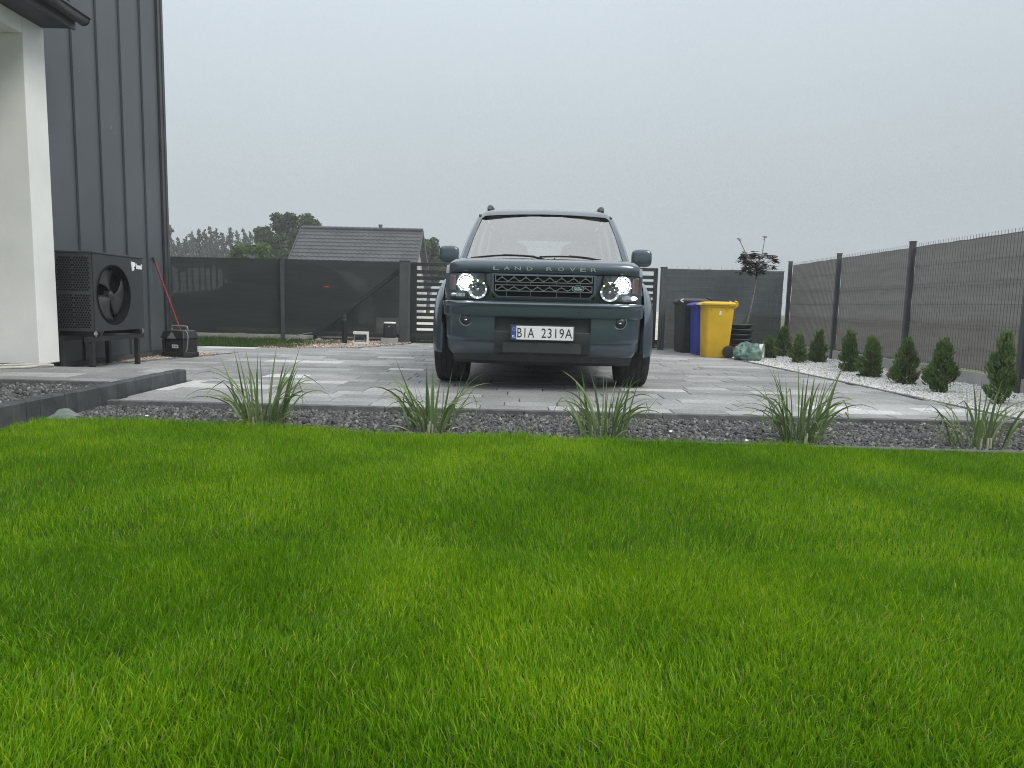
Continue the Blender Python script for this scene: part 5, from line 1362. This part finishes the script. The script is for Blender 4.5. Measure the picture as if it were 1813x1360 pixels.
# interior seen through the glass
b = MB(); b.grid([[(s * .80, 1.58 + .12 * s * s + dy, z) for s in np.linspace(-1, 1, 9)] for dy, z in ((0, 1.17), (.12, 1.205), (.35, 1.215), (.44, 1.18), (.46, 1.12))]); b.build('dashboard', M['dash'], car, smooth=40)
sw = MB(); sw.torus((.36, 2.13, 1.20), .185, .016, 'Y', 28, 8); so = sw.build('steering_wheel', M['dash'], car, smooth=60)
def seat(x, y, w, name='seat'):
    s = MB(); s.ball((x, y + .05, 1.20), (w, .10, .30), 16, 10, ex=.5); o = s.build(name, M['seat_cloth'], car, smooth=60)
    h = MB(); h.ball((x, y + .08, 1.585), (.13, .055, .085), 14, 8, ex=.55); h.tube([(x - .05, y + .08, 1.42), (x - .05, y + .08, 1.56)], .008, 6); h.tube([(x + .05, y + .08, 1.42), (x + .05, y + .08, 1.56)], .008, 6); h.build('headrest', M['seat_cloth'], o, smooth=60)
for sx in (-1, 1): seat(sx * .42, 2.75, .23)
b = MB(); b.ball((0, 3.65, 1.10), (.66, .10, .16), 16, 10, ex=.5); b.build('rear_bench', M['seat_cloth'], car, smooth=60)
rm = MB(); rm.ball((0, 2.28, 1.685), (.125, .03, .036), 16, 8, ex=.6); rmo = rm.build('rear_view_mirror', M['dash'], car, smooth=60)
ro = MB(); ro.prism([(-.20, 1.742), (-.15, 1.722), (-.07, 1.715), (-.05, 1.69), (.05, 1.69), (.07, 1.715), (.15, 1.722), (.20, 1.742)], 2.19, 2.205, 'Y'); ro.build('sensor_cover', M['dash'], car)
# wipers
def wiper(p, q, arm):
    w = MB(); w.tube(smooth_path([p, ((p[0] + q[0]) / 2, (p[1] + q[1]) / 2 - .03, (p[2] + q[2]) / 2 + .016), q], 6), .010, 6); o = w.build('wiper', M['under'], car, smooth=60)
    a = MB(); a.tube(smooth_path(arm, 5), .011, 6); a.build('wiper_arm', M['under'], o, smooth=60)
wiper((-.76, 1.485, 1.215), (-.10, 1.37, 1.235), [(.02, 1.33, 1.20), (-.15, 1.36, 1.235), (-.42, 1.40, 1.245)])
wiper((-.05, 1.365, 1.232), (.58, 1.44, 1.215), [(.62, 1.42, 1.195), (.45, 1.40, 1.23), (.25, 1.385, 1.245)])
b = MB(); b.tube([(.10, 1.06, 1.192), (.10, 1.07, 1.20)], .008, 8); b.build('washer_jet', M['trim'], car)

# ================================================================== WASTE BINS (lids face left, wheels to the right)
def plastic(name, c, c2): return mat(name, c, c2, rough=0.45, scale=5, spec=0.45, bscale=180, bstr=0.08)
M['bin_yellow'] = plastic('bin_yellow', (0.58, 0.36, 0.012), (0.66, 0.42, 0.02))
M['bin_blue'] = plastic('bin_blue', (0.018, 0.035, 0.28), (0.025, 0.045, 0.33))
M['bin_black'] = plastic('bin_black', (0.022, 0.026, 0.027), (0.032, 0.036, 0.037))
M['wheel_black'] = mat('bin_wheel', (0.012, 0.013, 0.014), (0.02, 0.021, 0.022), rough=0.6, scale=20)
def rrect(cx_, cy_, w, d, r, n=5):
    pts = []
    for (sx, sy, a0) in ((1, 1, 0), (-1, 1, PI / 2), (-1, -1, PI), (1, -1, 3 * PI / 2)):
        for k in range(n + 1):
            a = a0 + PI / 2 * k / n; pts.append((cx_ + sx * (w / 2 - r) + r * math.cos(a), cy_ + sy * (d / 2 - r) + r * math.sin(a)))
    return pts
def wheelie(label, loc, rz, mt, s=1.0, lid_open=0.0, arrow=False, sticker=False):
    """side-on wheeled bin; local -x is the front, wheels at +x"""
    t = thing('waste_bin', label, 'bin', loc, rz, 'wheeled bins beside the gate')
    L = lambda v: v * s
    rows = []
    for z, x0_, x1_, d in ((0.0, -.185, .155, .38), (.02, -.195, .165, .40), (.30, -.203, .185, .43), (.60, -.212, .205, .455), (.77, -.217, .217, .47), (.775, -.235, .232, .495), (.80, -.237, .234, .497)):
        rows.append([(L(x), L(y), L(z)) for x, y in rrect((x0_ + x1_) / 2, 0, x1_ - x0_, d, .05)])
    b = MB(); b.grid(rows, closed=True); b.add(rows[0], [tuple(range(len(rows[0]) - 1, -1, -1))]); b.build('body', mt, t, smooth=35)
    lb = MB(); rows = []
    for z, g in ((.803, .012), (.828, .014), (.836, .006), (.852, -.03), (.860, -.09)):
        rows.append([(L(x), L(y), L(z + .012 * (x < 0) * 0)) for x, y in rrect(-.008, 0, .485 + 2 * g, .50 + 2 * g, .06)])
    lb.grid(rows, closed=True); lb.add(rows[-1], [tuple(range(len(rows[-1])))])
    lb.hexa([(L(-.30), L(-.17), L(.806)), (L(-.24), L(-.17), L(.806)), (L(-.24), L(.17), L(.806)), (L(-.30), L(.17), L(.806)), (L(-.285), L(-.16), L(.824)), (L(-.23), L(-.16), L(.842)), (L(-.23), L(.16), L(.842)), (L(-.285), L(.16), L(.824))])
    lid = lb.build('lid', mt, t, smooth=35)
    if lid_open:
        lid.location = (L(.24) * (1 - math.cos(lid_open)), 0, L(.05) * 0 + L(.24) * math.sin(lid_open)); lid.rotation_euler = (0, lid_open, 0)
    hb = MB(); hb.tube([(L(.262), L(-.19), L(.845)), (L(.262), L(.19), L(.845))], L(.014), 10)
    for yy in (-.17, .17): hb.tube(smooth_path([(L(.215), L(yy), L(.76)), (L(.262), L(yy), L(.80)), (L(.262), L(yy), L(.845)), (L(.225), L(yy), L(.866))], 5), L(.016), 8)
    hb.build('handle', mt, t, smooth=50)
    for yy in (-.225, .225):
        w = MB(); w.lathe([(L(.03), L(-.022)), (L(.085), L(-.022)), (L(.097), L(-.016)), (L(.097), L(.016)), (L(.085), L(.022)), (L(.03), L(.022)), (L(.0), L(.01))], (L(.165), L(yy), L(.097)), 'Y', 24)
        w.lathe([(L(.03), L(-.022)), (L(.0), L(-.024))], (L(.165), L(yy), L(.097)), 'Y', 24); w.build('wheel', M['wheel_black'], t, smooth=40)
    a = MB(); a.tube([(L(.165), L(-.22), L(.097)), (L(.165), L(.22), L(.097))], L(.012), 8); a.build('axle', M['wheel_black'], t)
    r = MB()
    for xx in (-.14, .09): r.hexa([(L(xx), L(-.232), L(.70)), (L(xx + .02), L(-.232), L(.70)), (L(xx + .02), L(-.215), L(.70)), (L(xx), L(-.215), L(.70)), (L(xx), L(-.2475), L(.774)), (L(xx + .02), L(-.2475), L(.774)), (L(xx + .02), L(-.22), L(.774)), (L(xx), L(-.22), L(.774))])
    r.build('rib', mt, t)
    if sticker:
        k = MB(); k.add([(L(-.018), L(-.2337), L(.655)), (L(.018), L(-.2337), L(.655)), (L(.012), L(-.2387), L(.715)), (L(-.012), L(-.2387), L(.715))], [(0, 1, 2, 3)]); k.build('sticker', M['white_print'], t)
    if arrow:
        k = MB(); 
        for zz in (.852, .800): k.bar((L(-.262), L(-.272), L(.826)), (L(-.215), L(-.272), L(zz)), L(.014), L(.006), up=(0, 1, 0))
        k.build('arrow_mark', M['white_print'], t)
    return t
wheelie('bright yellow wheeled bin with a black wheel, nearest of the bins', (3.165, 10.98, 0), math.radians(-3), M['bin_yellow'], 1.0, sticker=True)
wheelie('blue wheeled bin mostly hidden behind the yellow bin', (3.13, 11.42, 0), math.radians(3), M['bin_blue'], 0.985)
wheelie('black wheeled bin with a small white arrow on its lid', (3.01, 11.98, 0), math.radians(4), M['bin_black'], 1.055, arrow=True)
wheelie('black wheeled bin at the back, only its lid showing over the others', (3.14, 12.50, 0), math.radians(-5), M['bin_black'], 1.08)

# stacked round tubs beside the bins
M['tub_black'] = mat('tub_black', (0.016, 0.022, 0.023), (0.026, 0.032, 0.033), rough=0.5, scale=8)
M['tub_red'] = mat('tub_red', (0.13, 0.028, 0.032), (0.18, 0.04, 0.045), rough=0.5, scale=8)
def tub(label, z, mt, dx=0.0, lip=0.03):
    t = thing('plastic_tub', label, 'tub', (3.79 + dx, 11.75, z), rs.uniform(0, 6), 'tubs stacked beside the yellow bin')
    b = MB(); b.lathe([(0.0, .006), (.15, .006), (.165, .0), (.180, .01), (.200, .05), (.212, .056), (.222, .066), (.212, .078), (.198, .070), (.170, .02), (.0, .015)], (0, 0, 0), 'Z', 32); b.build('bowl', mt, t, smooth=50)
    return t
z_ = 0.02
for i, (lb, mt, dx) in enumerate((('dark red tub at the very bottom of the stack by the yellow bin', 'tub_red', .01), ('dark red tub second from the bottom of the stack', 'tub_red', .02), ('black tub lying directly on the red tubs', 'tub_black', 0), ('black tub second above the red ones', 'tub_black', -.01), ('black tub just under the topmost tub', 'tub_black', .005), ('topmost black tub of the stack beside the yellow bin', 'tub_black', -.015))):
    tub(lb, z_, M[mt], dx); z_ += 0.0815
# crumpled green bag
M['bag'] = mat('green_bag', (0.07, 0.15, 0.125), (0.19, 0.30, 0.26), rough=0.35, scale=5, spec=0.5, lo=.4, hi=.6)
from mathutils import noise as mnoise
bag = MB(); bag.ball((0, 0, 0.10), (.19, .15, .12), 84, 46, ex=.85)
nv = []
for v in bag.v:
    p = Vector(v); q = p * 7.5
    n1 = mnoise.noise(q); n2 = mnoise.noise(p * 17 + Vector((3, 1, 2))); ridged = 1 - abs(mnoise.noise(p * 9 + Vector((7, 7, 1)))) * 2
    d = Vector((p.x, p.y, p.z - .1)); d.normalize()
    p = p + d * (.030 * n1 + .020 * n2 + .030 * ridged + .012 * (1 - 2 * abs(mnoise.noise(p * 24))))
    if p.z > .19: p.z += .05 * max(0, mnoise.noise(p * 11 + Vector((1, 9, 4))))
    p.z = max(p.z, .003); nv.append(tuple(p))
bag.v = nv
bo_ = tag(bag.build('plastic_bag', M['bag'], smooth=55), 'crumpled translucent green plastic bag on the paving edge', 'bag'); bo_.location = (3.50, 10.42, 0)
# white bucket lying on its side behind the bag
bk = thing('bucket', 'white bucket lying behind the green bag, half hidden by a conifer', 'bucket', (3.77, 10.72, 0.0), math.radians(60)); bk.scale = (.8, .8, .85)
b = MB(); b.lathe([(.0, .2), (.105, .2), (.135, -.05), (.142, -.055), (.142, -.075), (.132, -.075), (.10, .19), (.0, .19)], (0, 0, .135), 'Y', 28); b.build('pail', M['white_plastic'], bk, smooth=40)
b = MB(); b.tube([(.14 * math.cos(a), -.06 - .03 * math.sin(a), .135 + .142 * math.sin(a) * -1) for a in np.linspace(0, PI, 14)], .004, 6); b.build('bail', M['zinc'], bk)
# slim black stick on the white pebbles
tag(MB().tube([(4.02, 8.16, .025), (4.26, 8.06, .022)], .011, 6).build('stick', M['tub_black'], smooth=60), 'short black rod lying on the white pebbles', 'rod')

# ================================================================== young copper-leaved tree by the corner
M['plum'] = leafy('plum_leaf', [(0.0, (0.022, 0.016, 0.020)), (0.5, (0.038, 0.026, 0.031)), (1.0, (0.07, 0.048, 0.052))], trans=0.15, rough=0.45)
M['thin_bark'] = mat('young_bark', (0.15, 0.14, 0.12), (0.24, 0.225, 0.20), rough=0.9, scale=20)
tr = thing('ornamental_tree', 'young standard tree with a dark purple leafy head in the fence corner', 'tree', (4.12, 12.45, 0))
b = MB(); b.tube(smooth_path([(-.02, 0, 0), (.0, 0, .4), (.08, 0, .9), (.14, 0, 1.45), (.12, 0, 1.6)], 4), .016, 8)
tips = [((-.22, 0, 1.97), (-.08, 0, 1.72)), ((.235, 0, 2.02), (.20, 0, 1.68))]
for tip, base in tips: b.tube([(.12, 0, 1.5), base, tip], [.012, .008, .005], 6)
rr_ = random.Random(8); lv = []
def palm_leaf(b, p, d, size):
    """lobed drooping leaf of five pointed fingers"""
    d = Vector(d).normalized(); up = Vector((0, 0, 1)); a = d.cross(up)
    if a.length < .1: a = Vector((1, 0, 0))
    a.normalize(); nrm = a.cross(d)
    pts = [Vector(p)]
    for k, (ang, ln) in enumerate(((-75, .55), (-45, .35), (-38, .9), (-16, .5), (0, 1.05), (16, .5), (38, .9), (45, .35), (75, .55))):
        an = math.radians(ang); pts.append(Vector(p) + (d * math.cos(an) + a * math.sin(an)) * ln * size + nrm * (-.12 * size * abs(math.sin(an))))
    b.add(pts, [(0, k, k + 1) for k in range(1, 9)])
for k in range(44):
    f = rr_.random(); a = rr_.uniform(0, 2 * PI); e_ = (rr_.uniform(.10, .36) * math.cos(a) + .12, rr_.uniform(.10, .30) * math.sin(a), rr_.uniform(1.42, 1.74))
    b.tube([(.13, 0, rr_.uniform(1.42, 1.58)), e_], [.006, .003], 4); lv.append(e_)
b.build('trunk', M['thin_bark'], tr, smooth=60)
vs = MB(); tone = []
for p in lv:
    for q in range(5):
        a = rr_.uniform(0, 2 * PI); n0 = len(vs.v)
        palm_leaf(vs, (p[0] + rr_.uniform(-.04, .04), p[1] + rr_.uniform(-.04, .04), p[2] + rr_.uniform(-.05, .04)), (math.cos(a), math.sin(a), rr_.uniform(-.7, .1)), rr_.uniform(.085, .15)); tone += [rr_.random()] * (len(vs.v) - n0)
for tip, base in tips:
    for q in range(9):
        a = rr_.uniform(0, 2 * PI); n0 = len(vs.v); f = 1 - .35 * rr_.random() ** 2
        p = Vector(base).lerp(Vector(tip), f); palm_leaf(vs, p, (math.cos(a), math.sin(a), rr_.uniform(-.2, .5)), rr_.uniform(.04, .065)); tone += [rr_.random() * .6] * (len(vs.v) - n0)
co = vs.build('crown', M['plum'], tr, fixn=False)
at = co.data.attributes.new('tone', 'FLOAT_COLOR', 'POINT'); c_ = np.ones((len(tone), 4), np.float32); c_[:, :3] = np.array(tone)[:, None]; at.data.foreach_set('color', c_.ravel())

# ================================================================== row of small conifers
M['thuja'] = leafy('thuja_spray', [(0.0, (0.070, 0.125, 0.042)), (0.45, (0.130, 0.205, 0.066)), (0.85, (0.21, 0.285, 0.10)), (1.0, (0.19, 0.13, 0.065))], trans=0.3)
def conifer(label, x, y, h, w, seed, lean=0.0, thin=0.0, n=2600):
    t = thing('conifer_shrub', label, 'conifer', (x, y, -0.01), 0, 'row of small conifers along the fence')
    rng = np.random.default_rng(seed)
    # fronds leave the stem and sweep upwards; each frond is a fan of small flat sprays
    nf = int(n / 26); V = []; TT = []
    tb_ = MB(); tb_.tube([(0, 0, 0), (lean * .3, 0, h * .45), (lean, 0, h * .93)], [.012 + .008 * h, .010, .003], 6)
    k1, k2, k3 = rng.uniform(0, 6, 3)
    def prof_(f, a):
        base = min(1, (f + .06) / .22) * ((1.16 - 1.05 * f) if f < .45 else (.66 * ((1 - f) / .55) ** .72))
        return w * .5 * base * (1 + .20 * math.sin(3 * a + k1 + 4 * f) + .22 * math.sin(13 * f + 2 * a + k2))
    for i in range(nf):
        f = rng.beta(1.15, 1.45) * .92 + .06; a = rng.uniform(0, 2 * PI)
        if float(vnoise(a * 1.3, f * 7, seed, 1.0)) < .46: continue
        if f < .3 and rng.random() < thin: continue
        R0 = prof_(f, a) * rng.uniform(.72, 1.06); z0 = h * max(.02, f - .10); z1_ = h * min(.99, f + rng.uniform(.0, .09))
        p0 = np.array([lean * f, 0, z0]); p1 = np.array([lean * f + R0 * math.cos(a), R0 * math.sin(a), z1_])
        if i % 3 == 0: tb_.tube([tuple(p0), tuple(p0 * .45 + p1 * .55)], [.004, .002], 3)
        side = np.array([-math.sin(a), math.cos(a), 0]); d = p1 - p0
        fr_len = max(.06, np.linalg.norm(d)); tn = np.clip(rng.normal(.45, .17) + .12 * (f - .4), 0, .9)
        brown = rng.random() < (.10 if f < .35 else .015)
        m = 26
        u = rng.random(m) ** .7; sp = rng.normal(0, .020 + .010 * (1 - u), m)
        P = p0 + d * (0.35 + .68 * u)[:, None] + side * sp[:, None] + np.array([0, 0, 1]) * rng.normal(0, .016, m)[:, None]
        s = rng.uniform(.010, .022, m)
        dirs = d / fr_len + side * (sp * 14)[:, None] * .6 + np.array([0, 0, .55]); dirs = dirs + rng.normal(0, .25, (m, 3)); dirs /= np.linalg.norm(dirs, axis=1)[:, None]
        ax = np.cross(dirs, rng.normal(size=(m, 3))); ax /= np.linalg.norm(ax, axis=1)[:, None]
        V.append(np.stack([P - dirs * s[:, None], P + ax * (s * .5)[:, None], P + dirs * (s * 1.5)[:, None], P - ax * (s * .5)[:, None]], 1).reshape(-1, 3))
        TT.append(np.repeat(np.clip(tn + rng.normal(0, .1, m), 0, .9) if not brown else np.full(m, 1.0), 4))
    V = np.concatenate(V); TT = np.concatenate(TT)
    tb_.build('trunk', M['bark'], t, smooth=60)
    np_mesh('crown', V, np.arange(len(V)), np.full(len(V) // 4, 4), M['thuja'], TT, t)
    return t
CON = [('small conifer right beside the white bucket and green bag', 3.99, 10.95, 0.34, 0.26, 0.1),
       ('pointed conifer second from the green bag', 4.37, 11.32, 0.48, 0.35, 0.1),
       ('thin sparse brownish conifer, third from the green bag', 4.08, 10.01, 0.42, 0.24, 0.6),
       ('neat cone-shaped conifer, fourth from the green bag', 4.45, 10.22, 0.47, 0.31, 0.1),
       ('conifer behind the tallest blade of the fourth grass clump', 4.22, 8.76, 0.52, 0.27, 0.15),
       ('conifer with a narrow pinched tip above the black rod', 4.17, 8.13, 0.47, 0.30, 0.15),
       ('wide bushy conifer just right of the second fence post', 4.17, 7.42, 0.48, 0.29, 0.15),
       ('open-based conifer whose bare stems show above the pebbles', 4.15, 6.73, 0.50, 0.29, 0.65),
       ('tallest conifer, last in the row and closest to the lawn', 4.13, 5.90, 0.60, 0.28, 0.45)]
for i, (lb, x, y, h, w, th) in enumerate(CON):
    conifer(lb, x, y, h * 1.03, w * 1.05, 300 + i, lean=rs.uniform(-.02, .02), thin=th, n=7800)

# ================================================================== ornamental grass clumps in the gravel bed
M['reed'] = leafy('reed_leaf', [(0.0, (0.070, 0.125, 0.040)), (0.5, (0.125, 0.195, 0.066)), (0.85, (0.215, 0.275, 0.110)), (1.0, (0.40, 0.41, 0.29))], trans=0.3, rough=0.42, spec=0.4)
def reed(parent, p, az, lean, L, w, tone, droop, seed, fold=0.0, segs=9):
    """one arching strap leaf with a channelled midrib"""
    r = random.Random(seed); v = MB(); d = Vector((math.cos(az), math.sin(az), 0)); side = Vector((-math.sin(az), math.cos(az), 0))
    tw0 = r.choice((-1, 1)) * r.uniform(.45, 1.25); tw = r.uniform(-.5, .5)
    pos = Vector(p); ang = lean; rows = []
    step = L / segs
    for i in range(segs + 1):
        f = i / segs
        ww = w * (0.55 + .9 * f if f < .3 else (1 - ((f - .3) / .7) ** 1.7) * .82 + .02) * .5
        dirv_ = d * math.sin(ang) + Vector((0, 0, math.cos(ang)))
        nrm = side.cross(dirv_)
        ta = tw0 + tw * f; sd2 = (side * math.cos(ta) + nrm * math.sin(ta))
        rows.append([pos - sd2 * ww, pos - nrm * ww * .28, pos + sd2 * ww])
        k = 1.0
        if fold and abs(f - fold) < .5 / segs: ang += 1.3
        ang += droop / segs * (.4 + 1.5 * f)
        pos = pos + dirv_ * step
        if pos.z < p[2] - .0: pos.z = p[2]
    v.grid(rows); o = v.build('leaf', M['reed'], parent, smooth=70, fixn=False)
    at = o.data.attributes.new('tone', 'FLOAT_COLOR', 'POINT'); n = len(v.v); c = np.ones((n, 4), np.float32)
    tv = np.repeat(np.clip(tone + .0 + .10 * (np.arange(segs + 1) / segs - .4), 0, 1), 3); c[:, :3] = tv[:, None]; at.data.foreach_set('color', c.ravel())
def clump(label, x, y, seed, tall, spread, n=60, extra=()):
    r = random.Random(seed); z0 = -0.055; bias, bs = r.uniform(0, 2 * PI), r.uniform(.04, .16)
    t = thing('ornamental_grass', label, 'plant', (x, y, z0), 0, 'ornamental grass clumps in the dark gravel')
    for i in range(n):
        a = r.uniform(0, 2 * PI); rad = spread * math.sqrt(r.random()) ; px, py = rad * math.cos(a) * 1.25, rad * math.sin(a) * .8
        kind = r.random()
        az = math.atan2(py * .7, px) + r.uniform(-.6, .6)
        lb_ = max(-.02, bs * math.cos(az - bias))
        if kind < .27: reed(t, (px, py, 0), az, lb_ + r.uniform(.02, .18), tall * r.uniform(.75, 1.05), r.uniform(.015, .022), r.uniform(.2, .75), r.uniform(.05, .45), seed * 99 + i)
        elif kind < .80: reed(t, (px, py, 0), az, r.uniform(.05, .34), tall * r.uniform(.55, 1.2), r.uniform(.012, .019), r.uniform(.2, .95), r.uniform(.9, 2.7), seed * 99 + i, fold=r.choice([0, 0, 0, .6]))
        else: reed(t, (px, py, 0), az, r.uniform(.3, .7), tall * r.uniform(.3, .5), r.uniform(.009, .015), r.choice([r.uniform(.3, .85), r.uniform(.8, .97)]), r.uniform(1.0, 2.1), seed * 99 + i)
    for i, (dx, az, ln, le, wd, tn, dr) in enumerate(extra):
        reed(t, (dx, 0, 0), az, le, ln, wd, tn, dr, seed * 77 + i)
    for i in range(5):                                            # dry leaves slumped at the base
        a = r.uniform(0, 2 * PI); reed(t, (spread * math.cos(a), spread * .6 * math.sin(a), 0), a, r.uniform(.7, 1.3), tall * r.uniform(.25, .45), r.uniform(.008, .013), r.uniform(.96, 1.0), r.uniform(.5, 1.6), seed * 55 + i)
    for i in range(3):                                            # old cut stubs
        a = r.uniform(0, 2 * PI); s = MB(); px, py = spread * .7 * math.cos(a), -abs(spread * .5 * math.sin(a)) - .02
        s.tube([(px, py, 0), (px + r.uniform(-.006, .006), py, r.uniform(.05, .09))], [.007, .006], 6); s.build('cut_stem', M['stub'], t, smooth=50)
    return t
M['stub'] = mat('dry_stem', (0.32, 0.34, 0.22), (0.42, 0.43, 0.30), rough=0.8, scale=20)
RT, LF = 0.0, PI
clump('sparse grass clump at the edge of the raised gravel bed by the house', -3.80, 4.95, 21, .30, .06, 14)
bpy.context.scene.objects['ornamental_grass'].location.z = 0.06
clump('wide leafy clump of ornamental grass, nearest to the palisade and toolbox', -1.56, 4.36, 3, .50, .12, 70, [(-.06, LF, .52, .75, .013, .35, 1.5), (.10, RT, .56, .22, .012, .35, .12), (-.04, PI / 2, .47, .03, .014, .45, .05), (.02, LF, .44, .35, .012, .3, 1.3)])
clump('grass clump with fine upright blades before the left front wheel', -0.50, 4.27, 5, .44, .11, 60, [(-.04, LF, .50, .34, .012, .35, .1), (-.05, LF, .44, .42, .008, .45, .25), (.06, RT, .48, .45, .009, .6, .1), (.10, RT, .42, .50, .010, .55, .15)])
clump('grass clump in front of the right front wheel, thick stalk at its right', 0.56, 4.22, 7, .42, .11, 56, [(.13, RT, .38, .02, .017, .6, .05), (.145, RT, .33, .06, .012, .62, .05), (-.03, RT, .50, .30, .013, .8, .55), (-.05, LF, .42, .5, .009, .85, 1.4), (.15, RT, .36, .55, .009, .3, .2)])
clump('tallest grass clump, leaning right before the conifers', 1.76, 4.20, 9, .50, .11, 66, [(.08, RT, .60, .16, .014, .55, .55), (.06, RT, .50, .10, .016, .9, .8), (-.06, LF, .48, .35, .010, .2, 2.0), (-.08, LF, .46, .45, .010, .25, 1.9), (.06, RT, .48, .4, .009, .3, 2.0), (-.05, LF, .40, .7, .014, .75, 1.2)])
clump('loose grass clump with a few stiff blades in front of the tallest conifer', 2.83, 4.18, 12, .44, .13, 46, [(-.10, LF, .42, .30, .014, .6, .15), (-.06, LF, .38, .10, .013, .85, .05), (.12, RT, .38, .10, .013, .65, .1), (-.12, LF, .36, .7, .013, .85, 1.5), (.14, RT, .34, .4, .008, .3, .8)])
# a few white stones lying loose in the dark bed
for i, (x, y, s_, lb) in enumerate(((0.42 + 1.0, 4.16, .014, 'tiny white stone in the dark gravel before the fourth grass clump'), (1.02, 4.40, .016, 'tiny white stone in the dark gravel right of the thick stalk'), (-2.38, 4.52, .014, 'tiny white stone in the dark gravel close to the palisade'))):
    q = MB(); q.add([tuple(v * s_ * (1 + rs.uniform(-.2, .2)) + np.array([x, y, -0.035])) for v in ICO_V * np.array([1, .8, .6])], ICO_F); tag(q.build('pebble', M['pale_chip']), lb, 'stone')

# ================================================================== thin haze in the air
hm = bpy.data.materials.new('haze'); hm.use_nodes = True; t = hm.node_tree; t.nodes.clear()
o = t.nodes.new('ShaderNodeOutputMaterial'); v = t.nodes.new('ShaderNodeVolumePrincipled')
v.inputs['Color'].default_value = (0.93, 0.96, 1.0, 1); v.inputs['Density'].default_value = 0.0027; v.inputs['Anisotropy'].default_value = 0.1
t.links.new(v.outputs[0], o.inputs['Volume'])
hz_o = MB().box(-120, 120, -60, 133, -1.2, 14).build('haze', hm)
tag(hz_o, 'thin pale haze in the air', 'haze', kind='stuff')
